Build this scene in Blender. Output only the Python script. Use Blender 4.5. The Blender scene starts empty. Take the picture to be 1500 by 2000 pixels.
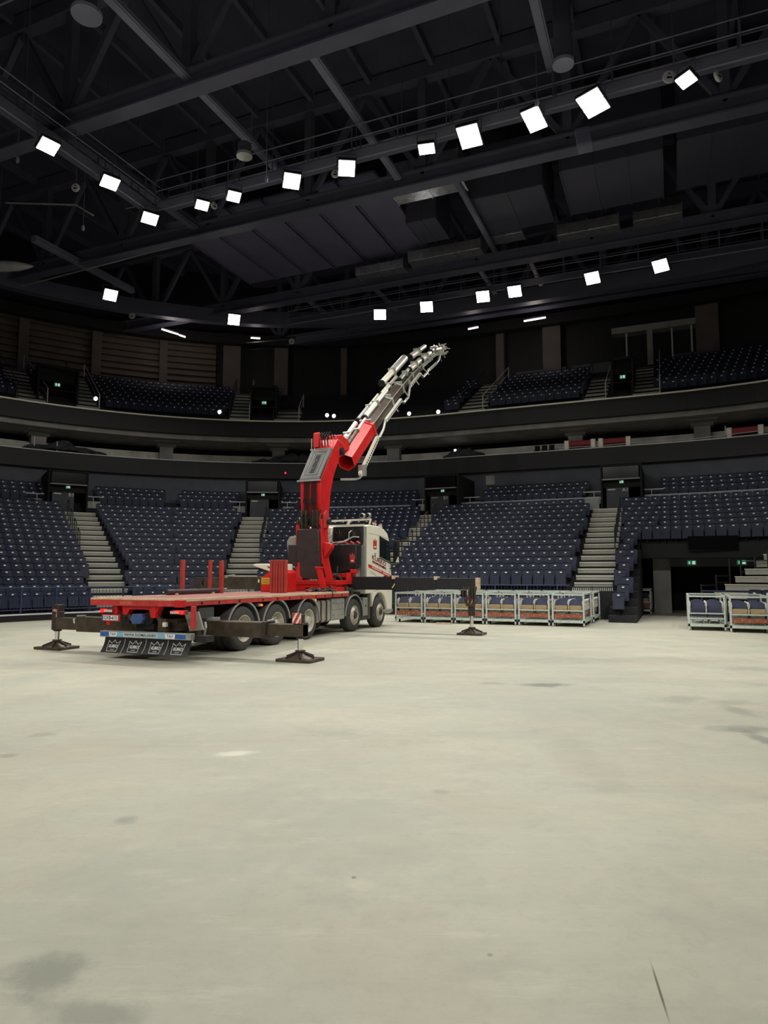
import bpy, math, random
from mathutils import Vector, Matrix
R = math.radians
PI = math.pi
SC = bpy.context.scene
COL = SC.collection
random.seed(7)

# ------------------------------------------------------------------ camera, world, exposure
# world frame: +Y runs along the truck towards the far stand, +X to its right, Z up, floor at z = 0
cam_d = bpy.data.cameras.new('camera')
cam_d.sensor_fit = 'VERTICAL'; cam_d.sensor_height = 36.0; cam_d.lens = 36.0*1340/2000
cam_d.clip_end = 300
cam = bpy.data.objects.new('camera', cam_d); COL.objects.link(cam)
cam.location = (0, 0, 1.65)
cam.rotation_euler = (R(90+5.33), 0, R(22.8))
SC.camera = cam
w = bpy.data.worlds.new('world'); SC.world = w; w.use_nodes = True
w.node_tree.nodes['Background'].inputs[0].default_value = (0.8, 0.82, 1.0, 1)
w.node_tree.nodes['Background'].inputs[1].default_value = 0.025  # bluish ambient fill added to lift the dark roof, in place of haze
SC.view_settings.view_transform = 'Standard'
SC.view_settings.look = 'None'
SC.view_settings.gamma = 1.0
SC.view_settings.use_curve_mapping = False
SC.view_settings.exposure = 0.0
FLOOD_W = 980.0          # power of one floodlight head
FLOOD_COL = (1.0, 0.975, 0.905)
FLOOD_ANGLE = 100

# ------------------------------------------------------------------ helpers: materials
def lin(c):
    return tuple(((v/255)/12.92 if v/255 <= .04045 else ((v/255+.055)/1.055)**2.4) for v in c)

def mat(name, rgb, rough=.5, metal=0., var=.0, scale=6., bump=0., bscale=40., spec=None, stretch=None):
    """procedural principled material; rgb is 0..255 sRGB; var mixes in a darker noise"""
    m = bpy.data.materials.new(name); m.use_nodes = True
    nt = m.node_tree; b = nt.nodes['Principled BSDF']
    c = lin(rgb)
    b.inputs['Base Color'].default_value = (*c, 1)
    b.inputs['Roughness'].default_value = rough
    b.inputs['Metallic'].default_value = metal
    if spec is not None: b.inputs['Specular IOR Level'].default_value = spec
    if var > 0 or bump > 0:
        tc = nt.nodes.new('ShaderNodeTexCoord'); vec = tc.outputs['Object']
        if stretch:
            mp = nt.nodes.new('ShaderNodeMapping'); mp.inputs['Scale'].default_value = stretch
            nt.links.new(vec, mp.inputs[0]); vec = mp.outputs[0]
    if var > 0:
        n = nt.nodes.new('ShaderNodeTexNoise'); n.inputs['Scale'].default_value = scale; n.inputs['Detail'].default_value = 5
        nt.links.new(vec, n.inputs['Vector'])
        mx = nt.nodes.new('ShaderNodeMix'); mx.data_type = 'RGBA'
        mx.inputs[6].default_value = (*[v*(1-var) for v in c], 1); mx.inputs[7].default_value = (*[min(1, v*(1+var*.5)) for v in c], 1)
        rp = nt.nodes.new('ShaderNodeMapRange'); rp.inputs[1].default_value = .3; rp.inputs[2].default_value = .7
        nt.links.new(n.outputs[0], rp.inputs[0]); nt.links.new(rp.outputs[0], mx.inputs[0])
        nt.links.new(mx.outputs[2], b.inputs['Base Color'])
    if bump > 0:
        n2 = nt.nodes.new('ShaderNodeTexNoise'); n2.inputs['Scale'].default_value = bscale
        nt.links.new(vec, n2.inputs['Vector'])
        bp = nt.nodes.new('ShaderNodeBump'); bp.inputs['Strength'].default_value = bump; bp.inputs['Distance'].default_value = .02
        nt.links.new(n2.outputs[0], bp.inputs['Height']); nt.links.new(bp.outputs[0], b.inputs['Normal'])
    return m

def emis(name, rgb, strength):
    m = bpy.data.materials.new(name); m.use_nodes = True
    b = m.node_tree.nodes['Principled BSDF']
    c = lin(rgb)
    b.inputs['Base Color'].default_value = (*c, 1)
    b.inputs['Emission Color'].default_value = (*c, 1); b.inputs['Emission Strength'].default_value = strength
    return m

M = dict(
    red=mat('red_paint', (206, 34, 34), .38, 0, .18, 3), red2=mat('red_paint_worn', (196, 58, 54), .5, 0, .3, 9),
    stake=mat('red_stake_paint', (172, 58, 50), .6, 0, .35, 14, stretch=(1, 1, .25)),
    deckred=mat('deck_boards_faded_red', (206, 138, 126), .7, 0, .35, 5, .3, 60, stretch=(6, .35, 1)),
    wood=mat('pale_timber', (214, 192, 160), .7, 0, .35, 8, stretch=(1, .3, 3)),
    black=mat('black_steel', (34, 34, 37), .45, 0, .3, 8), matt=mat('matt_black', (13, 13, 15), .8),
    oily=mat('greasy_dark_steel', (80, 70, 58), .42, .3, .4, 6), brown=mat('brown_black_cover', (52, 40, 40), .5, 0, .25, 4),
    rubber=mat('tyre_rubber', (68, 67, 64), .85, 0, .25, 12, .2, 30), ram=mat('bright_steel', (228, 226, 214), .32, .35), rim=mat('dusty_steel_rim', (200, 195, 180), .5, .1, .3, 10),
    alu=mat('aluminium', (176, 178, 172), .42, .55, .2, 6), tank=mat('tank_aluminium', (178, 174, 160), .38, .45, .2, 4),
    chrome=mat('chrome', (225, 225, 225), .12, 1.), galv=mat('galvanised_steel', (208, 217, 210), .5, .35, .2, 18),
    white=mat('white_cab_paint', (236, 233, 214), .3, 0, .05, 2), greyw=mat('grey_panel', (150, 150, 142), .5, 0, .15, 4),
    glass=mat('dark_glass', (22, 34, 34), .06, 0, spec=.8), mud=mat('mudguard_plastic', (74, 75, 75), .6, 0, .2, 7),
    edge=mat('mudguard_edge', (150, 150, 148), .5), txtw=mat('white_print', (226, 226, 222), .5), txtd=mat('dark_print', (34, 36, 44), .5),
    txtr=mat('dark_red_print', (122, 28, 26), .5), blue=mat('blue_paint', (52, 98, 176), .45, 0, .2, 8), blue2=mat('worn_blue_cap', (66, 88, 140), .5, 0, .3, 9),
    lblue=mat('light_blue_print', (128, 186, 220), .5), pblue=mat('pale_print', (196, 214, 220), .5), yellow=mat('yellow_sticker', (214, 178, 52), .5, 0, .25, 20),
    hi=mat('white_reflector', (232, 224, 214), .45), tail=emis('tail_lamp_red', (255, 20, 24), 2.6), amber=emis('amber_marker', (255, 150, 50), .7),
    tail2=mat('tail_lamp_lens', (150, 60, 56), .3), navy=mat('navy_seat_plastic', (31, 38, 61), .45, 0, .1, 3, spec=.32), navy2=mat('navy_seat_cloth', (52, 57, 82), .8, 0, .12, 25),
    plate=mat('white_number_tag', (246, 248, 250), .4), tan=mat('beech_plywood', (176, 154, 112), .55, 0, .2, 10, stretch=(1, 6, 6)),
    plank=mat('brown_wood_plank', (158, 88, 62), .55, 0, .25, 12, stretch=(.4, 3, 3)),
    terr=mat('black_terrace', (24, 25, 30), .75, 0, .25, 2), step=mat('grey_step_board', (172, 170, 161), .75, 0, .22, 10, stretch=(1, 1, 4)), nose=mat('pale_step_nosing', (220, 218, 204), .5),
    rail=mat('dark_blue_rail', (46, 58, 88), .45), drail=mat('dark_handrail', (34, 35, 40), .5), wallg=mat('dark_grey_wall', (92, 95, 104), .8, 0, .15, 1.5),
    fascia=mat('black_fascia', (27, 28, 31), .6, 0, .1, .6), beam=mat('grey_concrete_beam', (160, 157, 155), .8, 0, .25, 1.2),
    conc=mat('pale_concrete', (232, 231, 216), .8, 0, .35, 1.1), trim=mat('light_rail_trim', (205, 205, 210), .4), dglass=mat('dark_suite_glass', (12, 13, 15), .3, spec=.3),
    steel=mat('hazed_black_girder', (90, 91, 112), .55, 0, .15, 1), steel2=mat('grey_tube', (126, 128, 150), .45, 0, .15, 1), roof=mat('hazed_black_roof_deck', (72, 72, 92), .8, 0, .3, .5),  # black girders and deck coloured lighter and bluer to carry the haze veil
    panel=mat('hazed_ceiling_panel', (108, 105, 132), .75, 0, .15, .8), foil=mat('silver_duct_foil', (196, 198, 204), .3, .8, .3, 3, .9, 5),  # panel colour lifted towards violet, with the haze veil painted in
    duct=mat('black_duct', (68, 67, 84), .7), fab=mat('pale_fabric_duct', (190, 192, 196), .7, 0, .2, 3, .5, 4), disc=mat('white_disc', (196, 196, 196), .5),
    led=emis('led_panel', (255, 250, 236), 26.), tube=emis('fluorescent_tube', (255, 236, 220), 3.0), exitg=emis('exit_green', (40, 150, 100), .3),
    exitw=emis('exit_white', (225, 245, 235), .55), bulb=emis('small_lamp', (255, 252, 246), 6.0), redled=emis('red_led', (255, 40, 80), 1.5),
    screen=mat('off_screen', (8, 9, 12), .12, spec=.6), slat=mat('brown_grey_louvre', (116, 104, 96), .7, 0, .2, .8), pillar=mat('grey_pillar', (108, 100, 98), .8, 0, .15, 1),
    glassb=None, rope=mat('rope_grey', (96, 96, 94), .7), door=mat('grey_door', (58, 60, 66), .6, 0, .15, 2), sheet=mat('crumpled_dark_sheet', (70, 74, 78), .3, 0, .4, 6, .9, 8),
    redsofa=mat('red_upholstery', (150, 36, 44), .6),
)
g = bpy.data.materials.new('balustrade_glass'); g.use_nodes = True
gb = g.node_tree.nodes['Principled BSDF']
gb.inputs['Base Color'].default_value = (.42, .46, .5, 1); gb.inputs['Roughness'].default_value = .3; gb.inputs['Alpha'].default_value = .5
M['glassb'] = g

# ------------------------------------------------------------------ helpers: meshes
class MB:
    def __init__(s): s.v = []; s.f = []; s.mi = []; s.cur = 0
    def add(s, vs, fs):
        n = len(s.v); s.v += [tuple(p) for p in vs]; s.f += [tuple(i+n for i in f) for f in fs]; s.mi += [s.cur]*len(fs); return s
    def boxe(s, x0, x1, y0, y1, z0, z1):
        return s.add([(x0,y0,z0),(x1,y0,z0),(x1,y1,z0),(x0,y1,z0),(x0,y0,z1),(x1,y0,z1),(x1,y1,z1),(x0,y1,z1)],
                     [(0,3,2,1),(4,5,6,7),(0,1,5,4),(1,2,6,5),(2,3,7,6),(3,0,4,7)])
    def obox(s, o, ax, ay, az):
        """box from a corner-centre o with full edge vectors ax, ay, az (o is the centre)"""
        o = Vector(o); ax = Vector(ax)/2; ay = Vector(ay)/2; az = Vector(az)/2
        return s.add([o-ax-ay-az, o+ax-ay-az, o+ax+ay-az, o-ax+ay-az, o-ax-ay+az, o+ax-ay+az, o+ax+ay+az, o-ax+ay+az],
                     [(0,3,2,1),(4,5,6,7),(0,1,5,4),(1,2,6,5),(2,3,7,6),(3,0,4,7)])
    def bar(s, p0, p1, wd, ht=None, up=(0,0,1)):
        p0 = Vector(p0); p1 = Vector(p1); d = p1-p0; ht = ht or wd
        u = Vector(up); sd = d.cross(u)
        if sd.length < 1e-6: sd = d.cross(Vector((1,0,0)))
        sd.normalize(); un = sd.cross(d).normalized()
        return s.obox((p0+p1)/2, d, sd*wd, un*ht)
    def cyl(s, p0, p1, r0, r1=None, n=14, caps=True):
        p0 = Vector(p0); p1 = Vector(p1); r1 = r0 if r1 is None else r1
        d = (p1-p0).normalized(); a = d.orthogonal().normalized(); b = d.cross(a)
        vs = []
        for p, r in ((p0, r0), (p1, r1)):
            for i in range(n):
                t = 2*PI*i/n; vs.append(p+(a*math.cos(t)+b*math.sin(t))*r)
        fs = [(i, (i+1)%n, n+(i+1)%n, n+i) for i in range(n)]
        if caps: fs += [tuple(range(n-1,-1,-1)), tuple(range(n, 2*n))]
        return s.add(vs, fs)
    def tube(s, pts, r, n=8):
        pts = [Vector(p) for p in pts]; vs = []; prev = None
        for i, p in enumerate(pts):
            d = (pts[min(i+1, len(pts)-1)]-pts[max(i-1, 0)]).normalized()
            a = d.orthogonal().normalized() if prev is None else (prev-d*prev.dot(d)).normalized()
            prev = a; b = d.cross(a)
            vs += [p+(a*math.cos(2*PI*k/n)+b*math.sin(2*PI*k/n))*r for k in range(n)]
        fs = []
        for i in range(len(pts)-1):
            fs += [(i*n+k, i*n+(k+1)%n, (i+1)*n+(k+1)%n, (i+1)*n+k) for k in range(n)]
        fs += [tuple(range(n-1,-1,-1)), tuple(range((len(pts)-1)*n, len(pts)*n))]
        return s.add(vs, fs)
    def lathe(s, prof, o, axis, n=28, cap0=True, cap1=True):
        """prof: (radius, distance along axis)"""
        o = Vector(o); d = Vector(axis).normalized(); a = d.orthogonal().normalized(); b = d.cross(a); vs = []
        for r, t in prof:
            vs += [o+d*t+(a*math.cos(2*PI*k/n)+b*math.sin(2*PI*k/n))*max(r, .0005) for k in range(n)]
        fs = []
        for i in range(len(prof)-1):
            fs += [(i*n+k, i*n+(k+1)%n, (i+1)*n+(k+1)%n, (i+1)*n+k) for k in range(n)]
        if cap0: fs.append(tuple(range(n-1,-1,-1)))
        if cap1: fs.append(tuple(range((len(prof)-1)*n, len(prof)*n)))
        return s.add(vs, fs)
    def prism(s, poly, fn, a0, a1):
        """poly 2-D points; fn(u, v, a) -> xyz; extruded from a0 to a1"""
        n = len(poly)
        vs = [fn(u, v, a0) for u, v in poly]+[fn(u, v, a1) for u, v in poly]
        fs = [(i, (i+1)%n, n+(i+1)%n, n+i) for i in range(n)]+[tuple(range(n-1,-1,-1)), tuple(range(n, 2*n))]
        return s.add(vs, fs)
    def strip(s, pts, wd, fn, lift=0.003, closed=False):
        """flat raised line along 2-D pts: fn(u, v, h) -> xyz"""
        m = len(pts); seg = range(m if closed else m-1)
        for i in seg:
            p = Vector(pts[i]); q = Vector(pts[(i+1)%m]); d = (q-p)
            if d.length < 1e-6: continue
            d.normalize(); nn = Vector((-d.y, d.x))*wd/2; e = d*wd*.5
            quad = [p-e-nn, q+e-nn, q+e+nn, p-e+nn]
            s.add([fn(a.x, a.y, 0) for a in quad]+[fn(a.x, a.y, lift) for a in quad],
                  [(0,3,2,1),(4,5,6,7),(0,1,5,4),(1,2,6,5),(2,3,7,6),(3,0,4,7)])
        return s

ORG = {}
def ox(parent):
    return ORG.get(parent.name, Vector((0,0,0))) if parent else Vector((0,0,0))

def obj(name, mb, mats, parent=None, bevel=0., smooth=True):
    """one mesh object; vertices are given in world axes, the parent's origin is taken off"""
    me = bpy.data.meshes.new(name)
    o0 = ox(parent)
    me.from_pydata([(v[0]-o0.x, v[1]-o0.y, v[2]-o0.z) for v in mb.v], [], mb.f)
    if not isinstance(mats, (list, tuple)): mats = [mats]
    for m in mats: me.materials.append(m)
    if len(mats) > 1: me.polygons.foreach_set('material_index', mb.mi)
    me.update()
    import bmesh
    bm = bmesh.new(); bm.from_mesh(me); bmesh.ops.recalc_face_normals(bm, faces=bm.faces); bm.to_mesh(me); bm.free()
    if smooth:
        me.polygons.foreach_set('use_smooth', [True]*len(me.polygons)); me.set_sharp_from_angle(angle=R(35))
    o = bpy.data.objects.new(name, me); COL.objects.link(o)
    if parent: o.parent = parent
    ORG[o.name] = o0
    if bevel > 0:
        b = o.modifiers.new('bevel', 'BEVEL'); b.width = bevel; b.segments = 2; b.limit_method = 'ANGLE'
    return o

def thing(name, label, cat, loc=(0,0,0), rz=0, group=None):
    o = bpy.data.objects.new(name, None); COL.objects.link(o); o.location = loc; o.rotation_euler = (0,0,rz)
    o.empty_display_size = .2
    o['label'] = label; o['category'] = cat
    if group: o['group'] = group
    ORG[o.name] = Vector(loc) if rz == 0 else Vector((0,0,0))
    return o
def tag(o, label, cat, group=None, kind=None):
    o['label'] = label; o['category'] = cat
    if group: o['group'] = group
    if kind: o['kind'] = kind
    return o
def struct(name, mb, m, **k):
    o = obj(name, mb, m, **k); o['kind'] = 'structure'; return o
def dup(root, loc, rz, label, group=None):
    r = root.copy(); COL.objects.link(r); r.location = loc; r.rotation_euler = (0,0,rz); r['label'] = label
    if group: r['group'] = group
    for ch in root.children:
        c = ch.copy(); COL.objects.link(c); c.parent = r
        for gch in ch.children:
            d = gch.copy(); COL.objects.link(d); d.parent = c
    return r

def text_mb(s, size, fn, align='CENTER', lift=.003, width=None, bold=0.):
    """lettering as raised flat glyphs; fn(u, v, h) -> xyz"""
    cu = bpy.data.curves.new('lettering_curve', 'FONT'); cu.body = s; cu.size = size; cu.align_x = align; cu.align_y = 'CENTER'; cu.resolution_u = 3; cu.offset = bold
    t = bpy.data.objects.new('lettering_curve', cu); COL.objects.link(t)
    dg = bpy.context.evaluated_depsgraph_get(); dg.update()
    me = bpy.data.meshes.new_from_object(t.evaluated_get(dg))
    pts = [tuple(v.co) for v in me.vertices]; fs = [tuple(p.vertices) for p in me.polygons]
    bpy.data.objects.remove(t); bpy.data.curves.remove(cu); bpy.data.meshes.remove(me)
    k = 1.
    if width and pts:
        x0 = min(p[0] for p in pts); x1 = max(p[0] for p in pts); k = width/max(x1-x0, 1e-6)
    mb = MB(); mb.add([fn(p[0]*k, p[1], lift) for p in pts], fs); return mb

ORD = ['zeroth','first','second','third','fourth','fifth','sixth','seventh','eighth','ninth','tenth','eleventh','twelfth','thirteenth','fourteenth','fifteenth','sixteenth','seventeenth','eighteenth','nineteenth']
TENS = {20:'twent',30:'thirt',40:'fort',50:'fift',60:'sixt',70:'sevent',80:'eight'}
def ordw(n):
    if n < 20: return ORD[n]
    t = n//10*10
    return TENS[t]+'ieth' if n == t else TENS[t]+'y-'+ORD[n-t]

# ------------------------------------------------------------------ bowl plan: rounded end of the arena
LX, RX, CY = -12.7, -0.5, 16.1           # corner centres
def st_left(th):  return (LX, CY, -math.sin(th), math.cos(th))        # station on the left corner, th from straight ahead
def st_flat(x):   return (x, CY, 0., 1.)
def st_right(th): return (RX, CY, math.sin(th), math.cos(th))
def pt(st, r, z=0.): return Vector((st[0]+st[2]*r, st[1]+st[3]*r, z))
def rot(st): return math.atan2(-st[2], st[3])                          # rotation that turns +Y into the outward normal
def stations(a=90, b=90, side=True, step=4):
    L = []
    if side and a >= 90: L += [(LX, y, -1., 0.) for y in (-14., -4., 4., 10.)]
    k = a
    while k > 0: L.append(st_left(R(k))); k -= step
    L += [st_flat(LX), st_flat(-9.), st_flat(-5.), st_flat(RX)]
    k = step
    while k <= b: L.append(st_right(R(k))); k += step
    if side and b >= 90: L += [(RX, y, 1., 0.) for y in (10., 4., -4., -14.)]
    return L
def sweep(prof, sts, closed=False):
    mb = MB(); n = len(prof)
    vs = [pt(s, r, z) for s in sts for r, z in prof]; fs = []
    for i in range(len(sts)-1):
        for k in range(n if closed else n-1):
            a = i*n+k; b = i*n+(k+1)%n; fs.append((a, b, b+n, a+n))
    if closed: fs += [tuple(range(n)), tuple(range((len(sts)-1)*n, len(sts)*n))]
    mb.add(vs, fs); return mb
def band(r0, r1, z0, z1, sts): return sweep([(r0,z0),(r0,z1),(r1,z1),(r1,z0)], sts, True)
def row_r(i): return 12.2+.6*i
def row_z(i): return 1.36+.28*i
ST = stations()

# ------------------------------------------------------------------ floor
def floor_material():
    m = bpy.data.materials.new('ground_concrete'); m.use_nodes = True
    nt = m.node_tree; N = nt.nodes; L = nt.links; b = N['Principled BSDF']
    geo = N.new('ShaderNodeNewGeometry'); pos = geo.outputs['Position']
    def noise(scale, det=6, rough=.6, st=(1,1,1), rotz=0):
        mp = N.new('ShaderNodeMapping'); mp.vector_type = 'TEXTURE'; mp.inputs['Scale'].default_value = tuple(1/k for k in st); mp.inputs['Rotation'].default_value = (0,0,R(22.8)+rotz)
        L.new(pos, mp.inputs[0]); n = N.new('ShaderNodeTexNoise'); n.inputs['Scale'].default_value = scale
        n.inputs['Detail'].default_value = det; n.inputs['Roughness'].default_value = rough; L.new(mp.outputs[0], n.inputs['Vector']); return n.outputs[0]
    def ramp(x, lo, hi, a=0., bb=1.):
        r = N.new('ShaderNodeMapRange'); r.inputs[1].default_value = lo; r.inputs[2].default_value = hi; r.inputs[3].default_value = a; r.inputs[4].default_value = bb
        L.new(x, r.inputs[0]); return r.outputs[0]
    def mix(fac, a, bcol):
        mx = N.new('ShaderNodeMix'); mx.data_type = 'RGBA'; L.new(fac, mx.inputs[0])
        if isinstance(a, tuple): mx.inputs[6].default_value = (*a, 1)
        else: L.new(a, mx.inputs[6])
        mx.inputs[7].default_value = (*bcol, 1); return mx.outputs[2]
    def mul(a, k):
        q = N.new('ShaderNodeMath'); q.operation = 'MULTIPLY'; L.new(a, q.inputs[0])
        if isinstance(k, float): q.inputs[1].default_value = k
        else: L.new(k, q.inputs[1])
        return q.outputs[0]
    c = mix(ramp(noise(.22, 5), .38, .64), lin((172,172,158)), lin((194,191,172)))
    c = mix(mul(ramp(noise(.9, 8, .7), .48, .7), .6), c, lin((158,159,147)))
    c = mix(mul(ramp(noise(.35, 6, .65, (.35, 1.5, 1)), .54, .72), .6), c, lin((146,148,136)))
    c = mix(mul(ramp(noise(2.6, 8, .75, (.4,1.8,1)), .55, .75), .5), c, lin((212,208,188)))
    c = mix(mul(ramp(noise(.55, 5, .6), .5, .68), .5), c, lin((186,176,158)))
    c = mix(mul(ramp(noise(.75, 5, .6), .52, .7), .45), c, lin((168,176,160)))
    c = mix(mul(ramp(noise(9, 6, .75), .5, .75), .3), c, lin((150,148,134)))
    c = mix(mul(ramp(noise(28, 4, .7), .55, .8), .22), c, lin((140,138,124)))
    warp = noise(3.5, 7, .75)
    def mulw(x, bw): k = .5 if bw > .02 else .15; return ramp(x, .3, .7, -k, k)
    # stains with their own outlines: x, y, half-length, half-width, turn, strength, colour
    stains = [(-1.84, 10.75, 0.358, 0.206, 22.8, 0.85, (98, 100, 92)), (0.66, 9.64, 0.164, 0.338, 22.8, 0.5, (128, 130, 120)), (0.63, 8.52, 0.333, 0.202, 22.8, 0.6, (122, 124, 114)), (0.8, 8.06, 0.129, 0.475, 22.8, 0.65, (118, 120, 116)), (0.03, 10.26, 0.38, 0.304, 22.8, 0.5, (134, 136, 124)), (0.59, 10.21, 0.403, 0.208, 22.8, 0.4, (134, 136, 124)), (-3.84, 5.51, 0.2, 0.115, 46.8, 0.75, (222, 220, 202)), (-3.49, 3.78, 0.08, 0.085, 34.8, 0.6, (132, 132, 120)), (-5.74, 4.67, 0.095, 0.105, 22.8, 0.55, (136, 134, 122)), (-6.14, 5.39, 0.139, 0.105, 31.8, 0.5, (142, 138, 124)), (-2.5, 2.22, 0.181, 0.196, 7.8, 0.75, (132, 134, 124)), (-2.08, 2.12, 0.194, 0.096, 22.8, 0.7, (138, 140, 130)), (-1.68, 3.57, 0.017, 0.019, 22.8, 0.9, (110, 112, 100)), (-1.61, 3.5, 0.093, 0.075, 22.8, 0.4, (206, 200, 176)), (-1.72, 5.19, 0.087, 0.064, 22.8, 0.45, (142, 140, 128)), (-6.69, 8.01, 0.197, 0.279, 22.8, 0.4, (146, 150, 136)), (-0.8, 3.1, 0.016, 0.017, 22.8, 0.6, (120, 118, 108)), (-1.83, 4.1, 0.837, 0.917, 22.8, 0.22, (150, 158, 146)), (-0.86, 6.62, 0.28, 1.328, 22.8, 0.16, (140, 136, 124)), (-2.76, 3.22, 0.576, 0.477, 22.8, 0.25, (150, 158, 146)), (-1.46, 9.85, 1.834, 1.435, 22.8, 0.3, (158, 164, 152)), (-2.66, 10.63, 0.222, 0.157, 22.8, 0.5, (138, 138, 126)), (-7.63, 8.76, 1.293, 0.588, 22.8, 0.25, (150, 150, 136)), (-11.15, 9.47, 0.862, 0.703, 22.8, 0.3, (150, 148, 134)), (-6.93, 14.92, 2.903, 1.283, 22.8, 0.35, (140, 138, 122)), (-2.98, 13.58, 2.511, 0.609, 22.8, 0.3, (150, 150, 136)), (-0.21, 14.74, 2.009, 0.744, 22.8, 0.3, (146, 146, 132)), (1.16, 14.02, 0.549, 0.396, 22.8, 0.4, (138, 136, 124)), (-0.113, 3.116, 0.212, 0.006, -79.2, 0.9, (84, 80, 68))]
    for x, y, a, bw, tr, s, colr in stains:
        mp = N.new('ShaderNodeMapping'); mp.vector_type = 'TEXTURE'
        mp.inputs['Location'].default_value = (x, y, 0); mp.inputs['Rotation'].default_value = (0,0,R(tr)); mp.inputs['Scale'].default_value = (a, bw, 1)
        L.new(pos, mp.inputs[0])
        ln = N.new('ShaderNodeVectorMath'); ln.operation = 'LENGTH'; L.new(mp.outputs[0], ln.inputs[0])
        ad = N.new('ShaderNodeMath'); ad.operation = 'ADD'; L.new(ln.outputs['Value'], ad.inputs[0]); L.new(mulw(warp, bw), ad.inputs[1])
        c = mix(ramp(ad.outputs[0], 1.15, .45, 0., s), c, lin(colr))
    L.new(c, b.inputs['Base Color'])
    L.new(ramp(noise(1.1, 5), .3, .7, .5, .72), b.inputs['Roughness'])
    bp = N.new('ShaderNodeBump'); bp.inputs['Strength'].default_value = .12; bp.inputs['Distance'].default_value = .01
    L.new(noise(22, 5), bp.inputs['Height']); L.new(bp.outputs[0], b.inputs['Normal'])
    b.inputs['Specular IOR Level'].default_value = .35
    return m
fl = MB(); fl.boxe(-46, 30, -24, 52, -.3, 0)
struct('floor', fl, floor_material(), smooth=False)

# ------------------------------------------------------------------ terraces, walls, balconies
def row_prof(i0, i1, top_r=None):
    p = [(row_r(i0), row_z(i0)-.34 if i0 < 6 else row_z(i0)-.6)]
    for i in range(i0, i1+1):
        p += [(row_r(i), row_z(i)), (row_r(i+1), row_z(i))]
    return p
left_st = [s for s in ST if s[2] < -.15 or s[1] < CY and s[2] < 0]
up = [(20.6, 5.0), (21.2, 5.0), (21.2, 5.42), (21.8, 5.42), (21.8, 5.72), (22.4, 5.72), (22.4, 6.02), (23.5, 6.02)]
pl = row_prof(-4, 13); pl[0] = (9.8, .0)
struct('trim_1', sweep(pl+up, left_st), M['terr'], smooth=False)
pm = row_prof(-1, 13); pm[0] = (row_r(-1), 0)
mid_st = [left_st[-1]]+[s for s in stations(8, 0, False, 4) if s[0]+s[2]*12 < -1.3 and s[2] > -.15]+[st_flat(-2.2)]
struct('trim_2', sweep(pm+up, mid_st), M['terr'], smooth=False)
pq = row_prof(-4, 13); pq[0] = (9.8, 0)
struct('trim_12', sweep(pq+up, [st_flat(-2.2), st_flat(-1.3)]), M['terr'], smooth=False)
pr = row_prof(6, 13)
right_st = [st_flat(-1.3), st_flat(RX)]+[st_right(R(k)) for k in range(4, 41, 4)]
ptun = [(24., 2.42), (row_r(6), 2.42)]+pr[0:]
struct('trim_3', sweep(ptun+up, right_st), M['terr'], smooth=False)
# closing face of the lower block beside the tunnel
sd = MB(); poly = [(9.8, 0)]+[p for p in pq[1:] if p[0] <= row_r(6)+.01]+[(row_r(6), 2.42), (row_r(6), 0)]
sd.prism(poly, lambda u, v, a: (a, CY+u, v), -1.3, -1.25)
struct('wall_tunnel', sd, M['terr'], smooth=False)
# top wall, fascias, suite level, upper tier
struct('wall_bowl', band(23.42, 23.7, 5.9, 8., ST), M['wallg'], smooth=False)
struct('trim_4', band(23., 25.8, 7.74, 8.69, ST), M['fascia'], smooth=False)
struct('trim_5', band(22.96, 23.04, 8.69, 8.74, ST), M['trim'], smooth=False)
struct('wall_suite', band(24.7, 24.9, 8.62, 9.42, ST), M['conc'], smooth=False)
struct('wall_suite_back', band(25.6, 25.8, 8.62, 10.4, ST), M['dglass'], smooth=False)
struct('trim_6', band(22.35, 26., 9.92, 10.22, ST), M['beam'], smooth=False)
struct('trim_7', band(22., 23., 10.2, 11.12, ST), M['fascia'], smooth=False)
struct('trim_8', band(21.93, 22.06, 11.12, 11.2, ST), M['white'], smooth=False)
UT = [(22.9, 10.6)]
for k in range(9): UT += [(22.9+.8*k, 11.4+.42*k), (23.7+.8*k, 11.4+.42*k)]
UT += [(31., 15.)]
struct('trim_9', sweep(UT, ST), M['terr'], smooth=False)
struct('wall_upper', band(31.2, 31.4, 14.8, 26., ST), M['fascia'], smooth=False)
# slatted wall between pillars, upper left
zig = []
for k in range(9): zig += [(30.8, 15.0+.45*k), (30.86, 15.26+.45*k), (31.1, 15.28+.45*k), (31.1, 15.45+.45*k)]
struct('wall_left', sweep(zig, [(LX, y, -1., 0.) for y in (2., 10.)]+[st_left(R(k)) for k in range(90, 35, -3)]), M['slat'], smooth=False)

# roof deck
rf = MB(); rf.boxe(-50, 34, -24, 56, 24.4, 24.6)
struct('ceiling', rf, M['roof'], smooth=False)

# pillars at the upper wall and at suite level
def pillar(th_deg, r, z0, z1, wd, m, label, cap=False, flatx=None):
    st = st_left(R(th_deg)) if flatx is None else st_flat(flatx)
    if flatx is None and th_deg < 0: st = st_right(R(-th_deg))
    p = pt(st, r, z0); t = Vector((st[3], -st[2], 0)); n = Vector((st[2], st[3], 0))
    mb = MB(); mb.obox(p+Vector((0,0,(z1-z0)/2)), t*wd, n*wd*.8, (0,0,z1-z0))
    if cap:
        mb.obox(p+Vector((0,0,z1-z0-.12))-n*.5, t*wd*1.9, n*1.4, (0,0,.24)); mb.obox(p+Vector((0,0,z1-z0-.3)), t*wd*1.4, n*wd, (0,0,.2))
    o = struct('pillar', mb, m, smooth=False); return o
for th, wd in ((59.8,.62), (51.3,.62), (42.9,.55), (33.8,1.25), (27,1.0), (18.2,.45)):
    pillar(th, 30.7, 14.2, 19.6, wd, M['pillar'], '')
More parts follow.
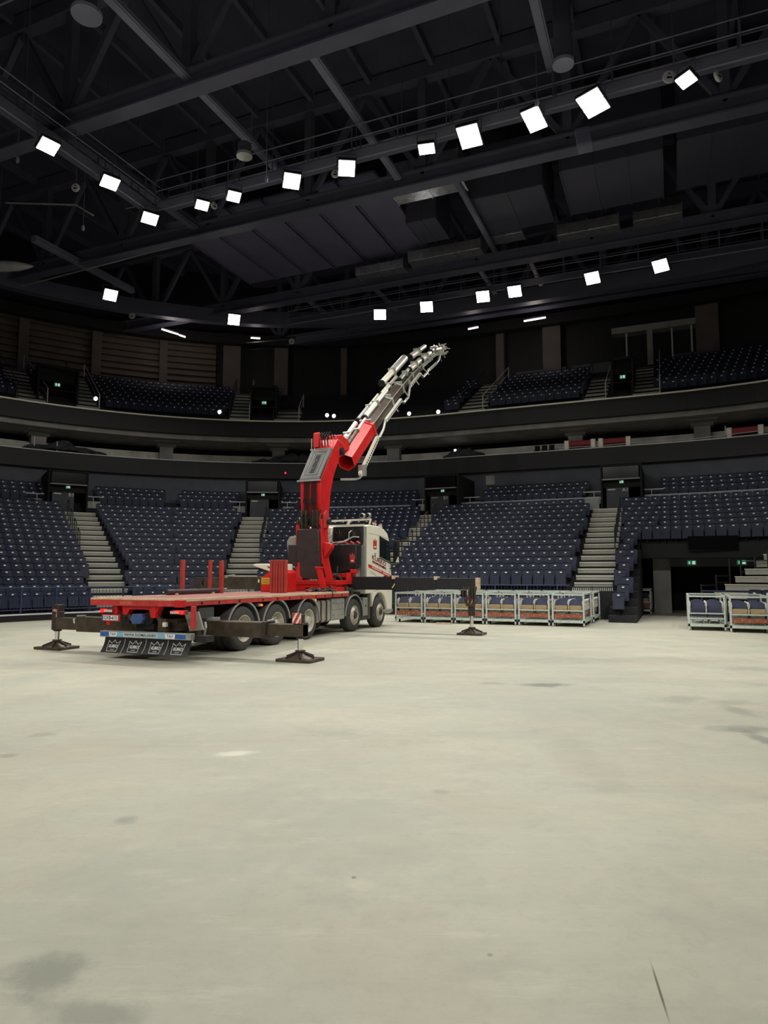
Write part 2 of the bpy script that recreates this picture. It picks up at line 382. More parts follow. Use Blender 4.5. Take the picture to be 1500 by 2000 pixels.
for x, wd in ((-10.73,.55), (-7.1,1.2)):
    pillar(0, 30.7, 14.2, 19.6, wd, M['pillar'], '', flatx=x)
for x, wd in ((2.5, 1.3),):
    pillar(0, 30.7, 14.2, 19.6, wd, M['pillar'], '', flatx=x)
for th in (59.7, 42.6, 26, 8.2): pillar(th, 24.3, 8.6, 10.1, .8, M['beam'], '', True)
for x in (-4.92, 1.7): pillar(0, 24.3, 8.6, 10.1, .8, M['beam'], '', True, flatx=x)

mb = MB(); mb.boxe(-1.05, -.7, 46.4, 46.75, 15.2, 17.5); struct('pillar', mb, M['beam'], smooth=False)
for x in (-2.3, .45, 1.6):
    mb = MB(); mb.boxe(x-.05, x+.05, 46.5, 46.6, 15.2, 17.6); struct('trim_13', mb, M['trim'], smooth=False)
mb = MB(); mb.boxe(-3.2, 1.9, 46.3, 47.2, 17.5, 17.9); struct('beam', mb, M['beam'], smooth=False)
for x0, x1 in ((-9.6, -6.2), (-5.8, -2.4), (.5, 3.2)):
    mb = MB(); mb.boxe(x0, x1, 46.5, 46.6, 15., 15.75); struct('wall_upper_low', mb, M['wallg'], smooth=False)
# glass parapet in front of the top rows
gp_st = [st_left(R(22)), st_left(R(14)), st_left(R(7))]+[st_flat(-13.6)]
def parapet(sts, label):
    t = thing('glass_parapet', label, 'balustrade')
    obj('glass_panel', band(20.6, 20.63, 5.02, 5.68, sts), M['glassb'], t, smooth=False)
    obj('top_rail', band(20.58, 20.65, 5.68, 5.71, sts), M['trim'], t, smooth=False)
parapet([st_left(R(20)), st_left(R(14)), st_left(R(8)), st_left(R(3))], 'grey glass parapet left of the B1 entrance')
parapet([st_flat(-10.75), st_flat(-7.), st_flat(-3.4)], 'long grey glass parapet between entrances B1 and A1')
parapet([st_flat(-1.2), st_flat(RX), st_right(R(6)), st_right(R(14)), st_right(R(24))], 'grey glass parapet right of the A1 entrance')

# ------------------------------------------------------------------ stairs in the bowl
def aisle(label, st, half, i0, i1, rail_side, rz=None, rise_first=None):
    t = Vector((st[3], -st[2], 0)); n = Vector((st[2], st[3], 0))
    th = thing('aisle_stairs', label, 'stairs', tuple(pt(st, row_r(i0), 0)))
    for i in range(i0, i1+1):
        p = pt(st, row_r(i), 0)
        mb = MB(); mb.obox(p+n*.3+Vector((0,0,row_z(i)-.065)), t*2*half, n*.66, (0,0,.17))
        so = obj('step', mb, M['step'], th, smooth=False)
        mb = MB(); mb.obox(p-n*.035+Vector((0,0,row_z(i)+.012)), t*2*half, n*.06, (0,0,.05))
        obj('nosing', mb, M['nose'], so, smooth=False)
    if rail_side:
        for i in range(max(i0, 5), i1, 2):
            mb = MB(); a = pt(st, row_r(i)+.3, row_z(i))+t*rail_side*(half-.12); b = pt(st, row_r(i+1)+.3, row_z(i+1))+t*rail_side*(half-.12)
            z = Vector((0,0,.95)); mb.tube([a, a+z*.92, a+z+(b-a)*.08, b+z-(b-a)*.08, b+z*.92, b], .025, 6)
            obj('handrail', mb, M['drail'], th)
    return th
ST_B3, ST_B2, ST_B1, ST_A1 = st_left(R(55.5)), st_left(R(28.5)), st_flat(-12.62), st_flat(-2.93)
aisle('grey stairs climbing to entrance B3 on the left', ST_B3, .78, -4, 13, -1)
aisle('grey stairs behind the truck bed, left of the red crane', ST_B2, .76, -4, 13, 1)
aisle('grey stairs behind the white cab climbing to entrance B1', ST_B1, .75, -1, 13, 1)
aisle('grey stairs right of the silver carts climbing to entrance A1', ST_A1, .73, 0, 13, 1)

# entrances (vomitories) at the landing
def portal(label, code, st, off, lit=None):
    p = pt(st, 20., 0)+Vector((st[3], -st[2], 0))*off
    th = thing('entrance_portal', label, 'entrance', tuple(p), rot(st))
    ORG[th.name] = Vector((0,0,0))
    W = .9
    mb = MB(); mb.boxe(-W-.08, -W, 0, 3.9, 5.0, 7.25); mb.boxe(W, W+.08, 0, 3.9, 5.0, 7.25); mb.boxe(-W, W, 0, 3.9, 7.17, 7.25); mb.boxe(-W, W, 2.6, 2.7, 5.0, 7.2); mb.boxe(-W, W, .3, .4, 6.12, 6.5)
    obj('frame', mb, M['matt'], th, smooth=False)
    mb = MB(); mb.boxe(-.74, .34, .34, .4, 5.0, 6.12); d = obj('door_panel', mb, M['door'], th, smooth=False)
    mb = MB(); mb.boxe(-.66, -.3, .3, .34, 6.0, 6.05); obj('door_closer', mb, M['alu'], d)
    mb = MB(); mb.boxe(-.86, .86, -.12, .02, 6.52, 7.14); s = obj('screen', mb, M['screen'], th, .01, smooth=False)
    mb = MB(); mb.boxe(-.9, .9, -.14, .04, 6.47, 6.52); obj('screen_sill', mb, M['beam'], s, smooth=False)
    mb = MB(); mb.boxe(-.1, .12, .24, .3, 6.32, 6.46); e = obj('exit_sign', mb, M['exitg'], th, smooth=False)
    mb = MB(); mb.boxe(-.07, -.03, .235, .24, 6.33, 6.44); mb.boxe(.01, .09, .235, .24, 6.34, 6.45); obj('exit_pictogram', mb, M['exitw'], e, smooth=False)
    if code:
        obj('lettering', text_mb(code, .26, lambda u, v, h: (.18+u, .28-h, 5.98+v)), M['txtw'], th)
    for sx, k in ((-1, 'left'), (1, 'right')):
        mb = MB()
        for q in range(2): mb.boxe(sx*(W+.2), sx*(W+.95), 1.1+.3*q, 1.42+.3*q, 5.4+.22*q, 5.6+.22*q)
        obj('side_step', mb, M['step'], th, smooth=False)
        mb = MB(); mb.bar((sx*(W+.15), .9, 6.02), (sx*(W+1.05), .9, 6.02), .04); mb.bar((sx*(W+.5), .9, 5.4), (sx*(W+.5), .9, 6.0), .03)
        obj('side_rail', mb, M['trim'], th, smooth=False)
    return th
portal('dark entrance with exit sign marked B3, upper left', 'B3', ST_B3, -.62)
portal('unmarked dark entrance left of the crane boom', None, ST_B2, .38)
portal('dark entrance with exit sign marked B1', 'B1', ST_B1, .88)
portal('dark entrance with exit sign marked A1', 'A1', ST_A1, .66)

# ------------------------------------------------------------------ seats
def seat_parts():
    back = MB()
    n = 6; prof = []
    for k in range(n+1):
        u = -1+2*k/n
        prof.append((u*.214, .02*u*u*-1+.02))
    ring = []
    for (x, dy) in prof:
        zt = .84-.03*abs(x/.214)**6
        ring.append((x, dy, .36, zt))
    vs = []; fs = []
    for x, dy, zb, zt in ring:
        vs += [(x, -.02+dy, zb), (x, .06+dy, zt-.03), (x, .045+dy, zt), (x, .115+dy, zt), (x, .03+dy, zb)]
    for i in range(n):
        for k in range(5):
            fs.append((i*5+k, i*5+(k+1)%5, (i+1)*5+(k+1)%5, (i+1)*5+k))
    fs += [(0,1,2,3,4), (n*5+4, n*5+3, n*5+2, n*5+1, n*5)]
    back.add(vs, fs)
    pan = MB(); pan.add([(-.2,-.15,.22),(.2,-.15,.22),(.2,-.05,.2),(-.2,-.05,.2),(-.195,-.06,.6),(.195,-.06,.6),(.195,.0,.58),(-.195,.0,.58)],
                        [(0,3,2,1),(4,5,6,7),(0,1,5,4),(1,2,6,5),(2,3,7,6),(3,0,4,7)])
    tagm = MB(); tagm.boxe(-.04, .04, .01, .05, .695, .745)
    br = MB(); br.boxe(-.2, .2, .0, .06, .26, .32); br.boxe(-.205, -.19, -.12, .06, .2, .5); br.boxe(.19, .205, -.12, .06, .2, .5); br.boxe(-.03, .03, 0, .1, 0, .28)
    return back, pan, tagm, br
back_mb, pan_mb, tag_mb, br_mb = seat_parts()
PITCH = .445
AISLES = [('B3', 'L', R(55.5), .9), ('B2', 'L', R(28.5), .9), ('m', 'L', R(42), .1)]
def seats_along(i, r, z, upper=False):
    """all seat spots of one row: (position, rotation, block key, order)"""
    out = []
    rs = r+.42
    # left side and corner, by running length from straight ahead (s = 0 at the corner's start)
    arc = rs*R(90)
    s = PITCH*((.5+.37*i) % 1.)
    while s < arc+9:
        if s <= arc:
            th = s/rs; st = st_left(th); ok = True
            for nm, sd_, a, hw in AISLES:
                if abs(th-a)*rs < (hw if not upper else hw+.35): ok = False
            key = 'B2-B1' if th < R(28.5) else ('B3-B2' if th < R(55.5) else 'left')
        else:
            st = (LX, CY-(s-arc), -1., 0.); ok = True; key = 'left'
        if not upper and i < -1 and s <= arc and th < R(12): ok = False
        if upper and key == 'B2-B1' and th < R(3.): ok = False
        if ok: out.append((st, rs, z, key, -s))
        s += PITCH
    # flat part
    x = LX+PITCH*((.5+.29*i) % 1.)
    while x < RX:
        st = st_flat(x); ok = True
        if abs(x+12.62) < .95: ok = False
        if abs(x+2.93) < .9: ok = False
        if upper and (abs(x+11.74) < 1.9 or abs(x+2.27) < 1.9): ok = False
        if not upper and i < -1 and x < -2.2: ok = False
        if not upper and i < 6 and x > -1.5: ok = False
        if ok: out.append((st, rs, z, 'B2-B1' if x < -12.62 else ('B1-A1' if x < -2.93 else 'A1-right'), x))
        x += PITCH
    # right corner over the tunnel
    if upper or i >= 6:
        s = PITCH*.5
        while s < rs*R(38):
            out.append((st_right(s/rs), rs, z, 'A1-right', s)); s += PITCH
    return out
spots = []
for i in range(-4, 13):
    for q in seats_along(i, row_r(i), row_z(i)): spots.append((i,)+q)
for k, (r, z) in enumerate(((21.2, 5.42), (21.8, 5.72), (22.4, 6.02))):
    for q in seats_along(20+k, r, z, True): spots.append((20+k,)+q)
F_, P_, YW_ = 1340., R(5.33), R(22.8)
def project(p):
    x = p.x*math.cos(YW_)+p.y*math.sin(YW_); y = -p.x*math.sin(YW_)+p.y*math.cos(YW_); z = p.z-1.65
    y2 = y*math.cos(P_)+z*math.sin(P_); z2 = -y*math.sin(P_)+z*math.cos(P_)
    return 750+F_*x/y2, 1000-F_*z2/y2, y2
def in_view(p):
    """is a seat here in the frame and not behind the truck, its crane or the carts"""
    x, y, d = project(p)
    if d < 1 or x < 4 or x > 1496: return None
    if 185 < x < 700 and y > 1165: return None
    if 505 < x < 775 and y > 1015: return None
    if 360 < x < 515 and y > 1128: return None
    if 580 < x < 660 and y > 870: return None
    if 690 < x < 930 and y > 1127: return None
    if 765 < x < 1190 and y > 1150: return None
    if y > 1150 and x > 1330: return None
    return d
rank = []
for idx, (i, st, rs, z, key, s) in enumerate(spots):
    p = pt(st, rs, z+.72); d = in_view(p)
    if d: rank.append((d, idx))
rank.sort(); near = set(i for _, i in rank[:296])
order = {}
for idx, q in enumerate(spots): order.setdefault((q[4], q[0]), []).append(idx)
names = {'left': 'left of the B3 stairs', 'B3-B2': 'right of the B3 stairs', 'B2-B1': 'right of the stairs behind the bed', 'B1-A1': 'left of the A1 stairs', 'A1-right': 'right of the A1 stairs'}
first = {'left': -4, 'B3-B2': -4, 'B2-B1': -4, 'B1-A1': -1, 'A1-right': -4}
proto = None
mass_b = MB()
for key, lst in order.items():
    blk, row = key
    lst = sorted(lst, key=lambda a: spots[a][5])
    if blk in ('left', 'B1-A1'): lst = lst[::-1]
    for n_, idx in enumerate(lst):
        i, st, rs, z, _, s = spots[idx]
        p = pt(st, rs, z); a = rot(st)
        if idx in near:
            lab = 'navy folded stadium seat in %s row, %s %s' % (ordw(i-first[blk]+1), ordw(n_+1), names[blk])
            if proto is None:
                proto = thing('stadium_seat', lab, 'seat', tuple(p), a, 'navy seats in the lower stand'); ORG[proto.name] = Vector((0,0,0))
                obj('backrest', back_mb, M['navy'], proto); obj('seat_pan', pan_mb, M['navy'], proto, .0)
                obj('number_tag', tag_mb, M['plate'], proto); obj('bracket', br_mb, M['matt'], proto)
            else: dup(proto, p, a, lab)
        else:
            c, sn = math.cos(a), math.sin(a)
            for mb, mi in ((back_mb, 0), (pan_mb, 0), (tag_mb, 1)):
                mass_b.cur = mi
                mass_b.add([(p.x+v[0]*c-v[1]*sn, p.y+v[0]*sn+v[1]*c, p.z+v[2]) for v in mb.v], mb.f)
far = obj('stadium_seating', mass_b, [M['navy'], M['plate']], smooth=False)
tag(far, 'rows of navy folded seats filling the rest of the lower stand', 'seats', kind='stuff')
# upper tier seats
up_b = MB()
for k in range(8):
    r = 22.9+.8*k+.5; z = 11.4+.42*k; s = -11.
    arcL = r*R(90)
    q = -8.
    while q < arcL+12.2+r*R(30):
        if q < 0: st = (LX, CY+q, -1., 0.)
        elif q < arcL: st = st_left(R(90)-q/r)
        elif q < arcL+12.2: st = st_flat(LX+q-arcL)
        else: st = st_right((q-arcL-12.2)/r)
        skip = False
        thd = math.degrees(math.atan2(-st[2], st[3])) if q < arcL else None
        if thd is not None:
            for a in (61.2, 53.9, 31.9, 24.6): skip |= abs(thd-a)*R(1)*r < .8
            skip |= k < 5 and (abs(thd-57.7)*R(1)*r < 1.3 or abs(thd-28.3)*R(1)*r < 1.1)
            skip |= thd < 23
        elif q < arcL+12.2:
            x = LX+q-arcL; skip |= abs(x+3.7) < .8 or abs(x+1.02) < .9 or abs(x+10.85) < 1. or (k < 5 and abs(x+2.25) < .8)
        if not skip:
            p = pt(st, r, z); a = rot(st); c, sn = math.cos(a), math.sin(a)
            for mb, mi in ((back_mb, 0), (tag_mb, 1)):
                up_b.cur = mi
                up_b.add([(p.x+v[0]*c-v[1]*sn, p.y+v[0]*sn+v[1]*c, p.z+v[2]) for v in mb.v], mb.f)
        q += .47
uo = obj('stadium_seating', up_b, [M['navy'], M['plate']], smooth=False)
tag(uo, 'dim rows of dark seats on the upper tier', 'seats', kind='stuff')
# upper tier stairs and dark entrances
def up_stairs(label, st, half, k1=9, k0=0):
    t = Vector((st[3], -st[2], 0)); n = Vector((st[2], st[3], 0)); th = thing('aisle_stairs', label, 'stairs', tuple(pt(st, 22.9, 11.4)))
    for k in range(k0, k1):
        p = pt(st, 22.9+.8*k, 0)
        for h in range(2):
            mb = MB(); mb.obox(p+n*(.2+.4*h-.4)+Vector((0,0,11.4+.42*k-.21+.21*h+.02-.06)), t*2*half, n*.4, (0,0,.13)); obj('step', mb, M['step'], th, smooth=False)
    for s_ in (-1, 1):
        mb = MB(); a = pt(st, 22.9+.8*max(k0,0), 11.4+.42*k0)+t*s_*half; b = pt(st, 22.9+.8*k1, 11.4+.42*k1)+t*s_*half; z = Vector((0,0,.9))
        mb.tube([a, a+z, b+z, b], .025, 6); mb.tube([a+z*.5, b+z*.5], .015, 5); obj('handrail', mb, M['trim'] if s_ > 0 else M['drail'], th)
up_stairs('far left dim stairs on the upper tier', st_left(R(61.2)), .75)
up_stairs('dim upper tier stairs beside a glowing lamp, upper left', st_left(R(53.9)), .6)
up_stairs('upper tier stairs left of the crane boom, pale handrail', st_left(R(31.9)), .62)
up_stairs('short dim upper tier stairs nearer the crane boom', st_left(R(24.6)), .8, 4)
up_stairs('dim upper tier stairs right of the crane boom tip', st_flat(-10.85), .8)
up_stairs('dim upper tier stairs left of the upper right entrance', st_flat(-3.7), .6, 7)
up_stairs('brighter upper tier stairs at upper right', st_flat(-1.02), .7)
def up_portal(label, st, W):
    p = pt(st, 23.5, 0); th = thing('entrance_portal', label, 'entrance', tuple(p), rot(st)); ORG[th.name] = Vector((0,0,0))
    mb = MB(); mb.boxe(-W, -W+.1, 0, 3.4, 11.4, 13.8); mb.boxe(W-.1, W, 0, 3.4, 11.4, 13.8); mb.boxe(-W, W, 0, 3.4, 13.7, 13.85); mb.boxe(-W, W, 2.2, 2.3, 11.4, 13.7); mb.boxe(-W, W, .5, .6, 13., 13.7)
    obj('frame', mb, M['matt'], th, smooth=False)
    mb = MB(); mb.boxe(-.16, .16, .42, .48, 12.72, 12.92); e = obj('exit_sign', mb, M['exitg'], th)
    mb = MB(); mb.boxe(-.1, -.04, .41, .42, 12.75, 12.9); mb.boxe(.02, .12, .41, .42, 12.75, 12.9); obj('exit_pictogram', mb, M['exitw'], e)
    mb = MB(); mb.bar((-W, .0, 12.4), (W, .0, 12.4), .03); obj('rail', mb, M['drail'], th)
up_portal('dark upper tier entrance with exit sign, far left', st_left(R(57.7)), 1.1)
up_portal('dark upper tier entrance with exit sign left of crane boom', st_left(R(28.3)), .85)
up_portal('dark upper tier entrance with exit sign, upper right', st_flat(-2.25), .6)

# ------------------------------------------------------------------ front guard rail of the left stand
def guard(sts, label, r, z0, z1, gap=1.3):
    th = thing('guard_rail', label, 'railing', tuple(pt(sts[0], r, 0)))
    path = [pt(s, r, z1) for s in sts]
    mb = MB(); mb.tube(path, .024, 6); obj('top_rail', mb, M['rail'], th)
    mb = MB(); mb.tube([p-Vector((0,0,.82)) for p in path], .02, 6); obj('bottom_rail', mb, M['rail'], th)
    tot = 0; bars = MB(); acc = 0
    for a, b in zip(path, path[1:]):
        L_ = (b-a).length; k = 0.
        while k < L_:
            p = a+(b-a)*(k/L_)
            if acc % 10 == 0:
                mb = MB(); mb.boxe(p.x-.03, p.x+.03, p.y-.03, p.y+.03, z0, p.z+.01); obj('post', mb, M['rail'], th)
            else: bars.bar((p.x, p.y, p.z-.82), (p.x, p.y, p.z), .012)
            acc += 1; k += .13
    obj('baluster', bars, M['rail'], th, smooth=False)
gst = [(LX, y, -1., 0.) for y in (8., 12.)]+[st_left(R(k)) for k in range(90, 11, -6)]
guard(gst, 'dark blue guard rail along the front of the left stand', 9.68, .3, 1.22)
guard([st_flat(-11.8), st_flat(-8), st_flat(-5), st_flat(-3.75)], 'thin blue guard rail behind the silver carts', row_r(-1)-.1, .3, 1.28)
kb = sweep([(9.5, .0), (9.5, .22), (9.8, .22)], gst); struct('baseboard_left', kb, M['matt'], smooth=False)
kb = band(9.48, 9.6, .22, .27, gst); struct('trim_10', kb, M['trim'], smooth=False)
# grille panels at the foot of the A1 stairs
gr = thing('grille_panel', 'barred panel at the foot of the A1 stairs', 'panel', (-2.93, 27.9, .8))
mb = MB()
for k in range(22): mb.bar((-3.66+k*.07, 27.78, .95), (-3.66+k*.07, 27.78, 1.2), .03)
obj('bars', mb, M['nose'], gr, smooth=False)
mb = MB(); mb.boxe(-3.7, -2.15, 27.75, 27.8, 1.2, 1.24); mb.boxe(-3.7, -2.15, 27.75, 27.8, .92, .95); mb.boxe(-2.95, -2.9, 27.74, 27.8, .9, 1.26); obj('frame', mb, M['drail'], gr, smooth=False)

# ------------------------------------------------------------------ tunnel on the right
mb = MB(); mb.boxe(-.85, -.12, 33.4, 34.3, 0, 2.45); struct('pillar', mb, M['beam'], smooth=False)
mb = MB(); mb.boxe(-.12, 8, 33.0, 33.3, 2.06, 2.42); struct('wall_lintel', mb, M['wallg'], smooth=False)
mb = MB(); mb.boxe(-6, 10, 39.6, 39.8, 0, 3.); struct('wall_far', mb, M['matt'], smooth=False)
mb = MB(); mb.boxe(-.05, 2.9, 36.4, 36.5, 0, 2.1); struct('door_1', mb, M['matt'], smooth=False)
def exit_sign(x, label):
    th = thing('exit_sign', label, 'sign', (x, 32.97, 2.23))
    mb = MB(); mb.boxe(x-.18, x+.18, 32.94, 33.0, 2.13, 2.33); obj('sign_face', mb, M['exitg'], th)
    mb = MB(); mb.boxe(x+.02, x+.14, 32.935, 32.94, 2.16, 2.3); mb.boxe(x-.12, x-.07, 32.935, 32.94, 2.17, 2.29); obj('pictogram', mb, M['exitw'], th, smooth=False)
exit_sign(.75, 'green exit sign above the tunnel, left one'); exit_sign(2.7, 'green exit sign above the tunnel, right one')
mb = MB(); mb.boxe(.6, 2.5, 31.55, 31.75, 2.7, 3.32); tb = tag(obj('scoreboard', mb, M['screen'], None, .02, smooth=False), 'black switched-off display hanging over the tunnel mouth', 'screen')
# rails and right-hand stair block
rt = thing('scaffold_rail', 'grey tubular barrier rails in front of the tunnel', 'railing', (1.2, 28., 0))
for (x, y, z) in ((.95, 28.6, 1.35), (1.5, 29.2, 1.7), (2.0, 29.6, 2.3), (2.35, 29.2, 2.25), (2.8, 28.8, 2.35), (3.2, 28.6, 2.6)):
    mb = MB(); mb.cyl((x, y, 0), (x, y, z), .035, n=8); obj('post', mb, M['drail'], rt)
mb = MB()
for a, b in (((.95, 28.6, 1.3), (1.5, 29.2, 1.3)), ((1.5, 29.2, 1.65), (2.0, 29.6, 1.65)), ((1.5, 29.2, 1.4), (2.0, 29.6, 1.4)), ((.95, 28.6, 1.0), (2.35, 29.2, 1.0)), ((2.35, 29.2, 2.2), (3.2, 28.6, 2.2)), ((2.35, 29.2, 1.8), (3.2, 28.6, 1.8))): mb.cyl(a, b, .022, n=6)
obj('cross_rail', mb, M['drail'], rt)
guard([st_flat(.9), st_flat(3.2), st_flat(5.)], 'thin blue guard rail behind the right-hand carts', 11.0, 0., 1.12)
SR = (1.35, 27.3, math.sin(R(38)), math.cos(R(38)))
def sr_pt(a, r, z): return Vector((SR[0]+SR[3]*a+SR[2]*r, SR[1]-SR[2]*a+SR[3]*r, z))
th = thing('aisle_stairs', 'grey stairs at the right edge beside the tunnel', 'stairs', tuple(sr_pt(0, 0, 0)))
for k in range(7):
    t = Vector((SR[3], -SR[2], 0)); n = Vector((SR[2], SR[3], 0))
    mb = MB(); mb.obox(sr_pt(.9, .6*k+.3, 1.05+.28*k-.09), t*1.8, n*.64, (0,0,.2)); so = obj('step', mb, M['step'], th, smooth=False)
    mb = MB(); mb.obox(sr_pt(.9, .6*k-.03, 1.05+.28*k+.012), t*1.8, n*.06, (0,0,.03)); obj('nosing', mb, M['nose'], so, smooth=False)
mb = MB(); mb.prism([(.4, 0)]+[q for k in range(7) for q in ((.06+.6*k, 1.05+.28*k-.3), (.06+.6*k, 1.05+.28*k-.2))]+[(4.2, 2.4), (4.2, 0)], lambda u, v, a: sr_pt(a, u, v), 0., 4.)
struct('trim_11', mb, M['terr'], smooth=False)
ang = -R(38); k = 0
for (a, r, z, lab) in ((2.05, -.95, .62, 'left seat of the lower pair at the right edge'), (2.5, -.95, .62, 'right seat of the lower pair at the right edge'), (2.45, -.35, .9, 'single navy seat above the pair at the right edge')):
    dup(proto, sr_pt(a, r, z-.25), ang, 'navy folded stadium '+lab if 'single' not in lab else lab)

# ------------------------------------------------------------------ seat carts with stored folding seats
def stored_proto(style):
    """folded seat: navy back, plywood under-seat, pale side arms, tube legs; front faces -Y, base z = 0"""
    W = .2
    bk = MB(); n = 8; vs = []; fs = []
    for k in range(n+1):
        u = -1+2*k/n; zt = .70-.05*u*u-.03*abs(u)**6
        vs += [(u*W, -.10+.02*u*u, .46), (u*W, .03+.02*u*u, zt), (u*W, .10+.02*u*u, zt-.01), (u*W, -.03+.02*u*u, .46)]
    for i in range(n):
        for k in range(4): fs.append((i*4+k, i*4+(k+1)%4, (i+1)*4+(k+1)%4, (i+1)*4+k))
    fs += [(0,1,2,3), (n*4, n*4+3, n*4+2, n*4+1)]; bk.add(vs, fs)
    sp = MB(); sp.boxe(-W*.95, W*.95, -.16, -.1, .3 if style else .22, .47)
    ar = MB()
    for s in (-1, 1):
        ar.bar((s*(W+.025), .02, .64), (s*(W+.025), -.1, .45), .02, .1); ar.bar((s*(W+.025), -.1, .45), (s*(W+.03), -.08, .3), .025); ar.boxe(s*(W+.02)-.015, s*(W+.02)+.015, -.14, .0, .52, .62)
    lg = MB(); lg.tube([(-.16, -.12, 0), (-.1, -.12, .2), (.1, -.12, .2), (.16, -.12, 0)], .014, 6); lg.boxe(-W*.9, W*.9, -.04, .04, .12, .3)
    return bk, sp, ar, lg
CW, CH = 1.04, 1.05
def cart_parts(th, x, y, dep, plank=True, z=0):
    x0, x1, y0, y1 = x, x+CW, y, y+dep
    mb = MB(); p = .05
    for a in (x0, x1-p):
        for b in (y0, y1-p): 
            q = MB(); q.boxe(a, a+p, b, b+p, .03, CH); obj('post', q, M['galv'], th)
    q = MB(); q.boxe(x0, x1, y0-.005, y0+.055, CH-.04, CH+.01); q.boxe(x0, x1, y1-.055, y1, CH-.01, CH+.04); q.boxe(x0, x0+.05, y0, y1, CH-.03, CH+.02); q.boxe(x1-.05, x1, y0, y1, CH-.03, CH+.02)
    obj('top_rail', q, M['galv'], th, smooth=False)
    q = MB(); q.boxe(x0, x1, y0, y0+.05, .12, .2); q.boxe(x0, x1, y1-.05, y1, .12, .2); q.boxe(x0, x0+.05, y0, y1, .12, .18); q.boxe(x1-.05, x1, y0, y1, .12, .18); q.boxe(x0+.04, x1-.04, y0+.05, y1-.05, .18, .21)
    obj('base_tray', q, M['galv'], th, smooth=False)
    q = MB(); q.boxe(x0+.04, x1-.04, y0+.005, y0+.04, .5, .535)
    if not plank: q.boxe(x0+.04, x1-.04, y0+.005, y0+.04, .35, .385)
    obj('cross_rail', q, M['galv'], th, smooth=False)
    if plank:
        q = MB(); q.boxe(x0+.05, x1-.05, y0+.01, y0+.045, .28, .41); pk = obj('plank', q, M['plank'], th, smooth=False)
        q = MB()
        for k in range(5): q.cyl((x0+.13+k*(CW-.26)/4, y0+.012, .33+.025*(k%2)), (x0+.13+k*(CW-.26)/4, y0, .33+.025*(k%2)), .012, n=6)
        obj('bolt', q, M['nose'], pk)
    for a in (x0+.12, x1-.12):
        for b in (y0+.15, y1-.15):
            q = MB(); q.lathe([(.0, -.02), (.05, -.02), (.05, .02), (.0, .02)], (a, b, .05), (1, 0, 0), 12); q.boxe(a-.012, a+.012, b-.03, b+.03, .07, .14); obj('caster', q, M['matt'], th)
stored = {}
def store(x, y, z, lab, style=1):
    if style not in stored:
        t = thing('folding_seat', lab, 'seat', (x, y, z), 0, 'folded seats stored in the silver carts'); ORG[t.name] = Vector((0,0,0))
        bk, sp, ar, lg = stored_proto(style)
        obj('backrest', bk, M['navy2'], t); obj('seat_pan', sp, M['tan'] if style else M['navy2'], t, .01); obj('side_arm', ar, M['hi'], t, smooth=False); obj('leg_frame', lg, M['alu'], t)
        stored[style] = t; return t
    return dup(stored[style], (x, y, z), 0, lab)
def cart(x, y, dep, label, short, rows, plank=True, style=1):
    th = thing('seat_cart', label, 'cart', (x+CW/2, y+dep/2, 0), 0, 'galvanised carts of folded seats')
    cart_parts(th, x, y, dep, plank)
    for r_ in range(rows):
        for c_, nm in ((0, 'left'), (1, 'right')):
            store(x+.29+c_*.46, y+.24+r_*.27, .21, '%s folded seat, %s from the front, in %s' % (nm, ordw(r_+1), short), style)
cx = [-9.32+1.115*k for k in range(6)]
for k, x in enumerate(cx):
    w_ = ordw(k+1)
    cart(x, 23.2, 2.15, 'galvanised seat cart with brown plank, %s from the truck in the front row' % w_, 'the %s front-row cart' % w_, 7 if k == 5 else 5)
for k, x in enumerate(cx):
    w_ = ordw(k+1)
    cart(x+.07, 25.45, 2.15, 'galvanised seat cart directly behind the %s front-row cart' % w_, 'the cart behind the %s front-row cart' % w_, 7 if k == 5 else 2)
cart(.36, 23.15, 1.9, 'galvanised cart of plain navy seats without plank, right of the gap', 'the plankless cart', 5, False, 0)
cart(1.48, 22.75, 1.9, 'galvanised seat cart with brown plank cut by the right edge', 'the right-edge cart', 5)
cart(2.62, 22.45, 1.9, 'galvanised seat cart at the far right, beyond the edge cart', 'the far right cart', 1)
cart(-1.98, 32.1, 2.1, 'lone galvanised seat cart back by the tunnel pillar', 'the lone tunnel cart', 4)

# ------------------------------------------------------------------ crane truck
truck = thing('crane_truck', 'red flatbed crane truck with white cab and raised telescopic boom on outriggers', 'truck', (-10, 16, 0))
def T(name, mb, m, parent=None, bevel=0., smooth=True): return obj(name, mb, m, parent or truck, bevel, smooth)
def B(*a): return MB().boxe(*a)
fr = lambda x0, z0, y0: (lambda u, v, h: (x0+u, y0-h, z0+v))          # print on a face looking back (-Y)
fs_ = lambda y0, z0, x0: (lambda u, v, h: (x0+h, y0+u, z0+v))         # print on the right-hand side (+X)
def tilt(fn, a): 
    c, s = math.cos(a), math.sin(a); return lambda u, v, h: fn(u*c-v*s, u*s+v*c, h)
def shear(fn, k): return lambda u, v, h: fn(u, v+u*k, h)
CROWN = [(-1,.85),(-.45,.4),(0,1.),(.45,.4),(1,.85),(.82,-.9),(-.82,-.9)]
